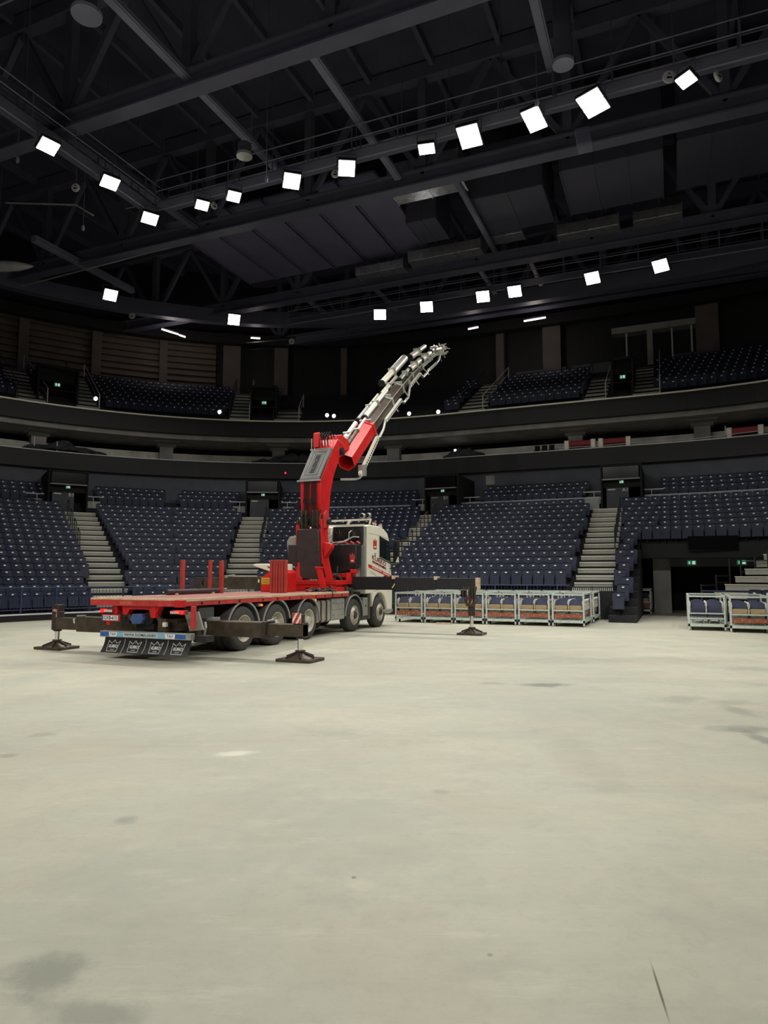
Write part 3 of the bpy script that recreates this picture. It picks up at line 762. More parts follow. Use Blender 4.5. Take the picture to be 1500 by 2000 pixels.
# chassis
T('chassis_rail', B(-9.68, -9.56, 11.1, 21.4, .68, 1.0), M['black'], bevel=.01); T('chassis_rail', B(-10.46, -10.34, 11.1, 21.4, .68, 1.0), M['black'], bevel=.01)
mb = MB()
for y in (11.6, 13.6, 15.2, 17.2, 18.2, 19.8): mb.boxe(-10.4, -9.6, y, y+.1, .72, .96)
mb.boxe(-10.3, -9.7, 16.4, 18.2, .5, .9); mb.boxe(-10.9, -9.1, 19.9, 21.2, .62, .95); mb.boxe(-10.3, -9.7, 19.7, 21.3, .9, 1.3)
T('cross_member', mb, M['matt'])
T('outrigger_housing', B(-11.08, -8.92, 11.5, 12.1, .4, .78), M['oily'], bevel=.015)
# flatbed
T('deck', B(-11.14, -8.87, 10.93, 18.36, 1.12, 1.2), M['deckred'])
mb = MB()
for k in range(1, 12): mb.boxe(-11.13+k*.19-.006, -11.13+k*.19+.006, 10.92, 18.36, 1.199, 1.2025)
T('plank_gap', mb, M['brown'], smooth=False)
sr = T('side_rail', B(-8.88, -8.84, 10.9, 18.37, 1.055, 1.145), M['red2'], bevel=.006); T('side_rail', B(-11.17, -11.13, 10.9, 18.37, 1.055, 1.145), M['red2'], bevel=.006)
mb = MB()
for y in (11.5, 12.08, 12.82, 13.75, 14.4, 14.97, 15.55, 16.35, 16.86, 17.35, 17.9): mb.cyl((-8.86, y, 1.1), (-8.836, y, 1.1), .032, n=12)
T('lashing_hole', mb, M['matt'], sr)
T('edge_timber', B(-8.9, -8.835, 10.92, 18.36, 1.146, 1.206), M['wood'], bevel=.006); T('edge_timber', B(-11.17, -11.1, 10.92, 18.36, 1.146, 1.206), M['wood'], bevel=.006)
rb = T('rear_beam', B(-11.15, -8.86, 10.84, 10.93, 1.05, 1.17), M['red2'], bevel=.008)
T('edge_timber', B(-11.15, -8.86, 10.84, 10.94, 1.171, 1.206), M['wood'])
T('lettering', text_mb('SLIDERS', .085, fr(-10.2, 1.11, 10.84), lift=.002), M['deckred'], rb)
mb = MB(); mb.boxe(-8.98, -8.83, 10.83, 11.0, 1.04, 1.18); mb.boxe(-8.87, -8.82, 10.85, 10.9, 1.14, 1.18); T('corner_cap', mb, M['red'], bevel=.006)
# rear frame under the deck
mb = MB(); mb.boxe(-10.6, -10.48, 10.9, 11.1, .88, 1.06)
mb.prism([(-10.36,1.06),(-9.4,1.06),(-9.5,.86),(-9.62,.84),(-9.66,.98),(-10.16,.98),(-10.24,.86),(-10.34,.88)], lambda u, v, a: (u, a, v), 10.9, 11.05)
mb.boxe(-9.6, -9.48, 10.88, 11.05, .82, 1.06); T('rear_frame', mb, M['red'], bevel=.005)
mb = MB(); mb.bar((-10.3, 11., .92), (-10.02, 11.05, .6), .1, .08); mb.bar((-9.55, 11., .9), (-9.35, 11.05, .62), .1, .08); mb.boxe(-10.35, -9.2, 11.2, 11.5, .55, .8); mb.boxe(-10.1, -9.4, 11.3, 11.9, .5, .95); mb.boxe(-9.5, -9.3, 10.98, 11.1, .55, .8)
T('underframe', mb, M['oily'])
mb = MB(); mb.prism([(-.13,.09),(.1,.1),(.16,0),(.1,-.1),(-.12,-.11),(-.17,-.02)], lambda u, v, a: (-9.93+u, a, .8+v), 10.86, 11.15); hc = T('hitch_cap', mb, M['blue2'], bevel=.012)
mb = MB(); mb.boxe(-10.05, -9.6, 10.98, 11.3, .58, .7); mb.cyl((-9.72, 10.95, .8), (-9.72, 11.3, .8), .13); T('tow_hitch', mb, M['matt'])
mb = MB(); mb.tube([(-9.76, 10.93, .86), (-9.7, 10.9, .82), (-9.69, 10.9, .74)], .018); T('hitch_latch', mb, M['chrome'])
# tail lamps
for x0, x1, xo in ((-10.86, -10.55, -10.86), (-9.08, -8.72, -8.86)):
    tl = T('tail_lamp', B(x0, x1, 10.84, 10.93, .905, .985), M['tail2'], bevel=.008)
    mb = MB()
    for k in range(5): mb.boxe(x0+.1*(xo < -10)+.005+k*.042, x0+.1*(xo < -10)+.03+k*.042, 10.83, 10.85, .92, .965)
    T('lens', mb, M['hi'], tl, smooth=False)
    T('lit_lens', B(xo-.005, xo+.1, 10.825, 10.85, .91, .98), M['tail'], tl, .008)
    T('lit_lens', B((x0+x1)/2-.07, (x0+x1)/2+.01, 10.828, 10.85, .967, .983), M['tail'], tl)
# number plate
npl = T('number_plate', B(-10.84, -10.37, 10.85, 10.88, .735, .87), M['red2'])
T('plate_face', B(-10.79, -10.41, 10.84, 10.852, .755, .85), M['plate'], npl); T('country_band', B(-10.82, -10.785, 10.838, 10.852, .755, .85), M['blue'], npl)
T('lettering', text_mb('OXB-615', .1, fr(-10.595, .802, 10.84), lift=.002, width=.34, bold=.003), M['txtd'], npl)
T('reflector', B(-10.72, -10.62, 10.86, 10.89, .66, .72), M['red'])
wl = T('work_lamp', B(-9.34, -9.26, 10.92, 11.0, .65, .74), M['hi'], bevel=.01)
mb = MB(); mb.boxe(-8.68, -8.62, 10.95, 11.05, .62, 1.06); mb.boxe(-8.69, -8.61, 10.94, 10.96, .7, .73); T('side_bracket', mb, M['red2'], bevel=.005)
mb = MB(); mb.prism([(-9.0,.94),(-8.66,.95),(-8.52,.6),(-8.85,.56)], lambda u, v, a: (u, a, v), 11.15, 11.19); T('splash_plate', mb, M['greyw'])
T('tool_box', B(-9.3, -8.9, 11.5, 12.0, .76, 1.02), M['mud'], bevel=.02)
# bumper bar with print
bp = T('bumper_bar', B(-10.84, -8.57, 10.82, 10.96, .42, .545), M['alu'], bevel=.008)
f0 = fr(0, 0, 10.82)
def patch(x0, x1, m, sl=0., z0=.437, z1=.522):
    mb = MB(); mb.prism([(x0, z1),(x1, z1),(x1-sl, z0),(x0+sl, z0)], lambda u, v, a: (u, a, v), 10.8165, 10.82); return T('print', mb, m, bp, smooth=False)
patch(-10.82, -10.6, M['blue']); patch(-10.6, -10.38, M['plate'], .02); patch(-10.38, -10.22, M['lblue']); patch(-10.22, -9.36, M['pblue']); patch(-9.36, -9.18, M['lblue']); patch(-9.18, -8.93, M['plate'], .02); patch(-8.93, -8.68, M['blue'])
T('lettering', text_mb('TAV', .075, fr(-10.49, .48, 10.816), width=.16, bold=.001), M['txtd'], bp); T('lettering', text_mb('TAV', .075, fr(-9.055, .48, 10.816), width=.16, bold=.001), M['txtd'], bp)
T('lettering', text_mb('VAHVA SUOMALAINEN', .075, fr(-9.79, .48, 10.816), width=.8, bold=.001), M['txtd'], bp)
T('bumper_arm', MB().boxe(-8.6, -8.3, 10.95, 11.2, .38, .5), M['black']); 
# mud flaps: rubber sheets curling back at the foot
def flap_fn(xc):
    def fn(u, v, h):            # v from 0 (top) to -.31
        k = -v/.31
        return (xc+u-.035*k*k, 10.87-.1*k*k-h, .425+v)
    return fn
FLW = (8.62-10.72)
for k, xc in enumerate((-10.47, -9.93, -9.39, -8.85)):
    fn = flap_fn(xc); mb = MB(); n = 8; W = .268
    vs = []
    for i in range(n+1):
        v = -.31*i/n; vs += [fn(-W, v, 0), fn(W, v, 0), fn(W, v, -.012), fn(-W, v, -.012)]
    fs = []
    for i in range(n): fs += [(i*4+j, i*4+(j+1)%4, (i+1)*4+(j+1)%4, (i+1)*4+j) for j in range(4)]
    fs += [(0,1,2,3), (n*4+3, n*4+2, n*4+1, n*4)]
    mb.add(vs, fs); fp = T('mud_flap', mb, M['black'])
    mb = MB(); mb.strip([(a*.15, -.175+b*.115) for a, b in CROWN], .007, fn, .004, True); 
    mb.strip([(-.005, -.105), (0, -.1), (.005, -.105)], .006, fn, .004); T('crown_emblem', mb, M['txtw'], fp, smooth=False)
    T('lettering', text_mb('KURKO', .082, lambda u, v, h, fn=fn: fn(u, v-.185, h), width=.22, bold=.002, lift=.004), M['txtw'], fp)
    T('lettering', text_mb('· CRANE ·', .028, lambda u, v, h, fn=fn: fn(u, v-.247, h), width=.13, lift=.004), M['txtw'], fp)
    if k < 3: mb = MB(); mb.strip([(W-.006, -.02), (W-.006, -.1), (W-.006, -.2), (W-.006, -.3)], .007, fn, .003); T('edge_strip', mb, M['txtw'], fp, smooth=False)
# wheels
def wheel(x, y, side, front, hr=.49, wd=.3, zc=None):
    zc = zc or hr; s = side
    prof = [(.29, 0), (.33, -.01), (.42, -.005), (.465, .015), (.487, .045), (hr, .06)]
    tw = wd-.12
    for g in range(3): prof += [(hr, .06+tw*(g+.72)/3.4+.0), (hr-.014, .06+tw*(g+.76)/3.4), (hr-.014, .06+tw*(g+1.0)/3.4), (hr, .06+tw*(g+1.04)/3.4)]
    prof += [(hr, wd-.06), (.465, wd-.015), (.42, wd+.005), (.29, wd)]
    o = Vector((x, y, zc)); ax = Vector((-s, 0, 0))
    ty = T('tyre', MB().lathe(prof, o, ax, 36, False, False), M['rubber'])
    if front: rp = [(.295, .0), (.285, .02), (.26, .035), (.235, .02), (.21, -.035), (.17, -.045), (.16, .0), (.12, .0)]
    else: rp = [(.3, -.012), (.285, -.012), (.272, .03), (.258, .09), (.24, .13), (.19, .14), (.175, .09), (.12, .085)]
    T('rim', MB().lathe(rp, o, ax, 32, False, True), M['rim'], ty)
    hb = MB().lathe([(.001, -.05 if front else -.02), (.09, -.05 if front else -.02), (.11, -.02 if front else .01), (.115, .12)], o, ax, 20); T('hub', hb, M['oily'] if front else M['rim'], ty)
    mb = MB(); nr = .185
    for k in range(10):
        a = 2*PI*k/10; c = o+Vector((0, math.cos(a)*nr, math.sin(a)*nr))
        mb.cyl(c-ax*(.06 if front else -.06), c+ax*.14, .017, n=6)
    T('wheel_nut', mb, M['chrome'], ty)
for y, fr_ in ((13.03, 0), (14.42, 0), (15.97, 0), (18.8, 1), (20.72, 1)):
    wheel(-8.86, y, 1, fr_); wheel(-11.12, y, -1, fr_)
    T('axle', MB().cyl((-11.0, y, .49), (-8.98, y, .49), .075), M['matt'])
    if not fr_:
        wheel(-9.2, y, 1, 0); wheel(-10.78, y, -1, 0)
# mudguards
def arc_guard(y, zc, r, x0, x1, a0, a1, name='mudguard'):
    n = 16; mb = MB(); vs = []
    for i in range(n+1):
        a = R(a0+(a1-a0)*i/n); c, s = math.cos(a), math.sin(a)
        for rr, x in ((r, x0), (r, x1), (r+.018, x1), (r+.018, x0)): vs.append((x, y+c*rr, zc+s*rr))
    fs = []
    for i in range(n): fs += [(i*4+j, i*4+(j+1)%4, (i+1)*4+(j+1)%4, (i+1)*4+j) for j in range(4)]
    fs += [(0,1,2,3), (n*4+3, n*4+2, n*4+1, n*4)]
    mb.add(vs, fs); gd = T(name, mb, M['mud'])
    mb = MB(); vs = []
    for i in range(n+1):
        a = R(a0+(a1-a0)*i/n); c, s = math.cos(a), math.sin(a)
        for rr in (r-.012, r+.03):
            for x in (x1-.012, x1+.012): vs.append((x, y+c*rr, zc+s*rr))
    fs = []
    for i in range(n): fs += [(i*4+j, i*4+k, (i+1)*4+k, (i+1)*4+j) for j, k in ((0,1),(1,3),(3,2),(2,0))]
    mb.add(vs, fs); T('rim_edge', mb, M['edge'], gd)
for y, a0, a1 in ((13.03, 8, 176), (14.42, 14, 168), (15.97, 0, 170), (18.8, -5, 178)):
    arc_guard(y, .46, .615, -9.42, -8.86, a0, a1); arc_guard(y, .46, .615, -11.12, -10.58, a0, a1)
am = MB().boxe(-9.02, -8.9, 13.66, 13.8, .95, 1.02); T('bracket', am, M['greyw']); T('marker_lamp', B(-8.9, -8.86, 13.72, 13.79, .95, 1.0), M['amber'], bevel=.01)
T('marker_lamp', B(-8.92, -8.86, 16.34, 16.41, .97, 1.04), M['amber'], bevel=.01)
# tank and side boxes
def rbox(x0, x1, y0, y1, z0, z1, r=.09):
    pts = []
    for cx_, cz, a0 in ((x1-r, z1-r, 0), (x0+r, z1-r, 90), (x0+r, z0+r, 180), (x1-r, z0+r, 270)):
        for k in range(5): a = R(a0+k*22.5); pts.append((cx_+r*math.cos(a), cz+r*math.sin(a)))
    return MB().prism(pts, lambda u, v, a: (u, a, v), y0, y1)
ft = T('fuel_tank', rbox(-9.5, -8.88, 16.45, 17.24, .38, 1.0), M['tank'])
for y in (16.66, 16.98): T('strap', rbox(-9.51, -8.868, y, y+.07, .37, 1.01), M['brown'], ft)
T('filler_cap', MB().cyl((-9.1, 16.6, 1.0), (-9.1, 16.6, 1.05), .06), M['matt'], ft)
bx = T('battery_box', rbox(-9.5, -8.87, 17.3, 18.12, .4, 1.03, .06), M['alu'])
mb = MB()
for y in (17.42, 18.0):
    for z in (.55, .9): mb.cyl((-8.88, y, z), (-8.862, y, z), .018, n=8)
T('bolt', mb, M['oily'], bx); mb = MB(); mb.boxe(-8.873, -8.867, 17.33, 18.09, .7, .705); mb.boxe(-8.873, -8.867, 17.33, 18.09, .86, .865); T('seam', mb, M['oily'], bx, smooth=False)
T('air_tank', MB().lathe([(.0,0),(.1,.01),(.14,.06),(.14,.7),(.1,.75),(0,.76)], (-9.3, 16.5, .33), (0,1,0), 18), M['matt'])
ub = T('side_box', B(-9.3, -8.9, 19.52, 19.86, .42, .98), M['greyw'], bevel=.015); T('latch', B(-8.9, -8.885, 19.66, 19.7, .7, .75), M['matt'], ub)
mb = MB(); mb.boxe(-9.4, -8.92, 19.92, 20.1, .3, 1.12); mb.boxe(-9.4, -8.95, 19.45, 19.95, .28, .42); T('mudguard', mb, M['mud'], bevel=.03)
T('marker_lamp', B(-8.92, -8.9, 19.97, 20.02, .62, .7), M['tail2'])
mb = MB(); mb.cyl((-9.2, 19.4, 1.02), (-9.2, 19.4, 1.14), .12); mb.boxe(-9.4, -9.0, 18.9, 19.5, 1.06, 1.16); T('air_filter', mb, M['matt'])
# cab
def rz_(pts): return pts
arch = [(20.74+.62*math.cos(R(a)), .5+.62*math.sin(R(a))) for a in range(0, 181, 15)]
prof = [(19.62, 1.1), (19.62, 3.22), (19.8, 3.27), (20.6, 3.28), (21.05, 3.22), (21.4, 3.08), (21.52, 2.9), (21.64, 2.3), (21.72, 1.85), (21.8, 1.5), (21.82, .9), (21.78, .42), (21.4, .4)]+[(y, z) for y, z in arch if z < 1.12 or True]+[(20.1, 1.1)]
prof = [q for q in prof if not (q[1] < .6 and q[0] < 20.2)]
cabm = MB().prism(prof, lambda u, v, a: (a, u, v), -11.2, -8.86); cab_ = T('cab', cabm, M['white'], bevel=.035)
T('rear_corner', B(-9.0, -8.85, 19.52, 19.66, 1.5, 3.2), M['greyw'], cab_, .02)
wn = MB().prism([(20.72, 2.28), (20.72, 2.92), (21.42, 2.8), (21.5, 2.78), (21.58, 2.3), (21.59, 2.12)], lambda u, v, a: (a, u, v), -8.87, -8.852); wv = T('side_window', wn, M['glass'], cab_)
mb = MB(); mb.strip([(20.7, 2.24), (20.7, 2.94), (21.5, 2.8), (21.6, 2.3), (21.62, 2.08)], .03, lambda u, v, h: (-8.86+h, u, v), .012, True); T('window_frame', mb, M['matt'], cab_, smooth=False)
mb = MB().prism([(21.5, 2.85), (21.66, 2.25), (21.74, 1.85)], lambda u, v, a: (a, u+.015, v), -11.05, -9.0); T('windscreen', MB().add([(-11.05,21.535,2.85),(-9.0,21.535,2.85),(-9.0,21.735,1.86),(-11.05,21.735,1.86)],[(0,1,2,3)]), M['glass'], cab_)
T('visor', B(-11.0, -9.0, 21.5, 21.75, 2.9, 2.96), M['matt'], cab_, .01)
mb = MB()
for pts in ([(19.8, 3.0), (20.6, 2.98), (21.45, 2.9)], [(20.6, 2.98), (20.6, 1.2)], [(20.15, 1.15), (20.6, 1.2), (21.6, 1.35)]): mb.strip(pts, .012, lambda u, v, h: (-8.861+h, u, v), .003)
T('door_seam', mb, M['greyw'], cab_, smooth=False)
T('door_handle', B(-8.87, -8.84, 21.05, 21.28, 1.6, 1.66), M['matt'], cab_, .01)
sf = lambda u, v, h: (-8.86+h, u, v)
mb = MB(); mb.prism([(19.8, 2.03), (21.74, 1.66), (21.74, 1.56), (19.8, 1.93)], lambda u, v, a: (a, u, v), -8.861, -8.856); T('red_stripe', mb, M['red'], cab_, smooth=False)
mb = MB()
for k in range(15): 
    y = 20.08+k*.1; z = 1.98-(y-19.8)*.19; mb.boxe(-8.858, -8.853, y, y+(.07 if k != 8 else .0), z-.018, z+.018)
T('stripe_print', mb, M['txtw'], cab_, smooth=False)
SL = -.2
T('lettering', text_mb('KURKO', .2, shear(fs_(20.66, 2.14, -8.86), SL), width=1.15, lift=.006, bold=.004), M['txtr'], cab_)
T('lettering', text_mb('KOPONEN', .09, shear(fs_(20.68, 2.0, -8.86), SL), width=1.12, lift=.006, bold=.007), M['txtr'], cab_)
def crown_plate(fn, w_, h_, parent, m, m2):
    mb = MB(); mb.prism([(a*w_, b*h_) for a, b in CROWN], lambda u, v, a: fn(u, v, a), 0, .004); c = T('crown_emblem', mb, m, parent, smooth=False)
    for z0, k in ((-.5, .5),):
        mb = MB(); pp = [(-k*w_, (z0-.12)*h_), (k*w_, (z0-.12)*h_), (k*w_, (z0+.12)*h_), (-k*w_, (z0+.12)*h_)]; mb.prism(pp, lambda u, v, a: fn(u, v, a), .004, .006); T('emblem_print', mb, m2, parent, smooth=False)
crown_plate(fs_(20.32, 2.68, -8.86), .16, .19, cab_, M['red2'], M['white'])
mb = MB(); mb.boxe(-8.861, -8.856, 20.25, 20.42, 2.36, 2.38); mb.boxe(-8.861, -8.856, 20.3, 20.38, 2.28, 2.34); T('small_print', mb, M['blue'], cab_, smooth=False)
mb = MB(); mb.strip([(19.95, 1.8), (20.4, 1.7)], .012, sf, .003); mb.strip([(20.05, 1.74), (20.5, 1.64)], .012, sf, .003); T('small_print', mb, M['greyw'], cab_, smooth=False)
mi = T('mirror', B(-8.72, -8.5, 21.5, 21.62, 2.1, 2.86), M['matt'], cab_, .04)
mb = MB(); mb.tube([(-8.86, 21.55, 2.9), (-8.6, 21.66, 2.95), (-8.46, 21.68, 2.8), (-8.44, 21.66, 2.3), (-8.5, 21.6, 2.0), (-8.86, 21.6, 1.9)], .02, 8); T('mirror_arm', mb, M['matt'], cab_)
T('mirror_cap', MB().prism([(2.12, 0), (2.3, .09), (2.1, .1)], lambda u, v, a: (-8.6+v, a, u), 21.46, 21.51), M['white'], cab_)
mb = MB(); mb.boxe(-8.88, -8.82, 21.0, 21.75, .45, .55); mb.boxe(-9.2, -8.88, 21.45, 21.76, .6, .75); T('step', mb, M['greyw'], cab_, .01)
T('grille', B(-10.9, -9.2, 21.8, 21.84, .9, 1.7), M['matt'], cab_)
mb = MB(); mb.boxe(-10.95, -10.4, 21.8, 21.85, .55, .8); mb.boxe(-9.6, -9.1, 21.8, 21.85, .55, .8); T('headlamp', mb, M['hi'], cab_)
# roof rack, lamps
mb = MB(); mb.bar((-10.9, 19.62, 3.4), (-8.68, 19.62, 3.42), .055); mb.bar((-10.9, 19.56, 3.25), (-8.9, 19.58, 3.25), .045); mb.bar((-9.5, 19.58, 3.25), (-9.42, 19.6, 3.4), .07); mb.bar((-10.5, 19.58, 3.25), (-10.42, 19.6, 3.4), .07); mb.bar((-8.74, 19.6, 3.26), (-8.7, 19.62, 3.42), .06); T('roof_rack', mb, M['white'], bevel=.008)
for x in (-8.98, -8.78):
    q = T('beacon', MB().lathe([(.0,-.08),(.07,-.08),(.085,-.02),(.085,.05),(.06,.08),(0,.08)], (x, 19.62, 3.54), (0,1,0), 16), M['alu']); T('lens', MB().cyl((x, 19.53, 3.54), (x, 19.545, 3.54), .06), M['matt'], q)
for y, z in ((20.5, 3.38), (21.0, 3.32)):
    q = T('roof_lamp', MB().lathe([(.0,-.05),(.07,-.05),(.08,.03),(.05,.06),(0,.06)], (-8.95, y, z), (0,1,0), 16), M['chrome']); T('lamp_foot', MB().cyl((-8.95, y, z-.12), (-8.95, y, z-.06), .02), M['matt'], q)
mb = MB(); mb.boxe(-11.0, -9.0, 20.3, 20.36, 3.28, 3.31); mb.boxe(-11., -9., 20.8, 20.86, 3.26, 3.29); T('roof_bar', mb, M['greyw'])
# cooler and tank behind the cab
ck = T('oil_cooler', B(-9.9, -8.9, 19.38, 19.52, 2.66, 3.2), M['black'], bevel=.01)
for x in (-9.62, -9.15):
    T('fan_ring', MB().lathe([(.2,0),(.225,0),(.225,.03),(.2,.03)], (x, 19.36, 2.95), (0,1,0), 24), M['matt'], ck)
    mb = MB()
    for k in range(7):
        a = 2*PI*k/7; c, s = math.cos(a), math.sin(a); p0 = Vector((x+c*.04, 19.37, 2.95+s*.04)); p1 = Vector((x+c*.19, 19.375, 2.95+s*.19)); mb.bar(p0, p1, .06, .01, (-s*.5, .8, c*.5))
    mb.cyl((x, 19.35, 2.95), (x, 19.38, 2.95), .045); T('fan', mb, M['oily'], ck)
T('exhaust_cover', MB().prism([(-10.3, 2.5), (-10.05, 2.42), (-9.93, 2.75), (-9.9, 3.18), (-10.3, 3.2)], lambda u, v, a: (u, a, v), 19.3, 19.58), M['white'], bevel=.03)
mb = MB()
for k in range(4): mb.boxe(-10.28, -9.95, 19.29, 19.3, 2.6+k*.13, 2.612+k*.13)
T('seam', mb, M['greyw'])
ot = T('hydraulic_tank', MB().prism([(-10.66, 2.6), (-10.66, 2.0), (-10.3, 1.78), (-9.5, 1.74), (-9.05, 1.86), (-8.92, 1.98), (-8.92, 2.62), (-9.1, 2.64)], lambda u, v, a: (u, a, v), 19.05, 19.42), M['black'], bevel=.03)
crown_plate(fr(-9.06, 2.2, 19.05), .09, .17, ot, M['red2'], M['white'])
mb = MB(); mb.tube([(-9.22, 19.3, 3.05), (-9.25, 19.2, 2.98), (-9.26, 19.2, 2.8), (-9.4, 19.15, 2.72), (-9.7, 19.1, 2.68), (-9.95, 19.05, 2.6)], .022); mb.tube([(-8.95, 19.3, 2.85), (-9.1, 19.2, 2.86), (-9.2, 19.15, 2.8), (-9.35, 19.12, 2.7), (-9.6, 19.08, 2.66)], .022); mb.tube([(-9.9, 19.3, 2.95), (-9.92, 19.2, 2.75), (-9.9, 19.12, 2.66)], .018)
T('hose', mb, M['alu'])
mb = MB()
for k in range(5): mb.tube([(-9.9+.22*k, 19.2, 2.63), (-9.8+.22*k, 19.1, 2.7), (-9.65+.2*k, 19.15, 2.64)], .03, 6)
T('hose_fitting', mb, M['red2'])
mb = MB(); mb.boxe(-9.6, -9.1, 18.95, 19.2, 1.6, 1.72); mb.boxe(-9.15, -9.0, 18.8, 19.2, 1.4, 1.85); mb.boxe(-9.15, -8.85, 18.8, 19.0, 1.75, 1.85); mb.boxe(-9.95, -9.55, 18.95, 19.1, 1.6, 1.7); T('crane_mount', mb, M['red'], bevel=.008)
mb = MB(); mb.tube([(-9.75, 18.9, 1.3), (-9.7, 18.85, 1.6), (-9.5, 18.85, 1.68), (-9.35, 18.85, 1.6), (-9.3, 18.9, 1.3)], .05); mb.boxe(-9.6, -9.2, 19.0, 19.2, 1.3, 1.7); mb.cyl((-9.5, 18.9, 1.76), (-9.5, 18.9, 1.95), .03); T('valve_block', mb, M['oily'])
mb = MB(); mb.tube([(-9.5, 18.5, 1.36), (-9.2, 18.5, 1.36), (-9.0, 18.55, 1.28), (-8.95, 18.7, 1.16)], .05, 10); T('hose', mb, M['matt'])
T('crane_support', B(-9.5, -8.95, 18.5, 18.9, 1.0, 1.3), M['oily'], bevel=.02)
# crane base and column
mb = MB(); mb.boxe(-10.5, -9.02, 17.95, 18.85, 1.4, 1.52); mb.boxe(-10.42, -9.1, 18.0, 18.8, 1.3, 1.4); mb.boxe(-9.5, -9.05, 17.98, 18.8, 1.2, 1.33); mb.boxe(-10.45, -10.1, 17.98, 18.8, 1.2, 1.33)
cb = T('crane_base', mb, M['red'], bevel=.01); mb = MB()
for k in range(18): mb.cyl((-10.42+k*.08, 17.94, 1.46), (-10.42+k*.08, 17.95, 1.46), .016, n=6); mb.cyl((-10.42+k*.08, 18.0, 1.52), (-10.42+k*.08, 18.0, 1.55), .018, n=6)
T('bolt', mb, M['oily'], cb)
mb = MB(); mb.bar((-9.32, 17.7, 1.2), (-9.46, 17.66, 1.9), .15, .12, (0,1,0)); mb.boxe(-9.56, -9.34, 17.58, 17.72, 1.87, 1.92); T('boom_rest', mb, M['red'], bevel=.008)
mb = MB(); mb.bar((-10.3, 18.0, 1.52), (-10.28, 18.05, 2.2), .05, .2, (1,0,0)); T('column_rib', mb, M['red'])
mb = MB(); mb.prism([(-9.72, 3.35), (-9.62, 3.35), (-9.6, 2.4), (-9.56, 2.1), (-9.42, 1.52), (-9.72, 1.52)], lambda u, v, a: (u, a, v), 18.08, 18.5); mb.prism([(-9.62, 2.66), (-9.36, 2.6), (-9.34, 2.5), (-9.56, 2.2)], lambda u, v, a: (u, a, v), 18.15, 18.4)
cl = T('crane_column', mb, M['red'], bevel=.01)
mb = MB(); mb.prism([(-9.6, 2.0), (-9.56, 2.0), (-9.47, 1.62), (-9.53, 1.58)], lambda u, v, a: (u, a, v), 18.06, 18.08); T('slot', mb, M['matt'], cl)
T('column_side', MB().boxe(-10.5, -10.38, 18.1, 18.75, 1.52, 3.2), M['red'], cl)
cc = MB(); cc.prism([(-10.42, 2.1), (-10.42, 2.98), (-10.36, 3.06), (-9.72, 3.06), (-9.66, 2.98), (-9.6, 1.7), (-9.68, 1.56), (-10.24, 1.56), (-10.3, 1.7), (-10.3, 2.06)], lambda u, v, a: (u, a, v), 17.98, 18.6); cv = T('column_cover', cc, M['brown'], bevel=.03)
mb = MB()
for x in (-10.27, -9.8): mb.cyl((x, 17.97, 2.78), (x, 17.99, 2.78), .02, n=8)
for z in (2.35, 2.5, 2.2, 1.95): mb.boxe(-9.78, -9.63, 17.97, 17.99, z, z+.012)
mb.boxe(-10.06, -10.03, 17.97, 17.985, 2.2, 2.5); mb.boxe(-10.1, -9.95, 17.97, 17.985, 2.44, 2.47); T('cover_rib', mb, M['oily'], cv)
mb = MB(); mb.prism([(-10.95, 2.7), (-10.85, 2.86), (-10.55, 2.86), (-10.55, 2.2), (-10.8, 2.1), (-10.9, 2.3)], lambda u, v, a: (u, a, v), 18.3, 18.7); T('side_cover', mb, M['greyw'], bevel=.03)
T('control_box', B(-10.75, -10.4, 18.05, 18.5, 1.95, 2.6), M['brown'], bevel=.03)
# joint at the column head
mb = MB()
for x, r_ in ((-10.42, .17), (-10.05, .14), (-9.72, .16)): mb.cyl((x-.09, 18.35, 3.28), (x+.09, 18.35, 3.28), r_, n=18)
mb.cyl((-10.58, 18.35, 3.28), (-9.46, 18.35, 3.28), .08)
jn = T('column_head', mb, M['brown'])
mb = MB()
for x in (-10.3, -10.16, -9.92, -9.8): mb.cyl((x, 18.12, 3.02), (x, 18.1, 3.62), .06, n=10)
T('lift_cylinder', mb, M['oily'])
mb = MB()
for x, a in ((-10.36, .1), (-9.76, -.05), (-9.62, .12)): mb.prism([(3.08, -.12), (3.5, -.16), (3.62, 0), (3.5, .16), (3.1, .14)], lambda u, v, a_: (a_, 18.3+v, u), x, x+.06)
T('lug', mb, M['red2'], bevel=.01)
mb = MB()
for k in range(6): mb.tube([(-10.35+k*.14, 18.08, 3.62), (-10.37+k*.14, 17.98, 3.4), (-10.33+k*.13, 18.0, 3.2), (-10.3+k*.13, 18.06, 3.06)], .022, 6)
T('hose', mb, M['matt'])
# inner boom
ib = [(18.2, 3.45), (18.12, 4.0), (18.12, 4.55), (18.9, 5.62), (19.25, 6.0), (19.72, 5.9), (19.4, 5.42), (18.98, 4.75), (18.78, 4.2), (18.68, 3.5)]
inn = T('inner_boom', MB().prism(ib, lambda u, v, a: (a, u, v), -10.38, -9.68), M['red'], bevel=.02)
mb = MB()
for x0 in (-10.22, -9.97):
    for k in range(4): mb.tube([(x0+k*.05, 18.09, 3.5), (x0+k*.05, 18.075, 4.0), (x0+k*.05, 18.075, 4.56)], .018, 6)
T('hose', mb, M['matt'], inn)
mb = MB()
for x0 in (-10.22, -9.97):
    for k in range(4): mb.cyl((x0+k*.05, 18.05, 3.82+.03*(k%2)), (x0+k*.05, 18.05, 3.95), .02, n=8)
    mb.boxe(x0-.02, x0+.18, 18.04, 18.06, 3.955, 3.97)
T('hose_fitting', mb, M['chrome'], inn)
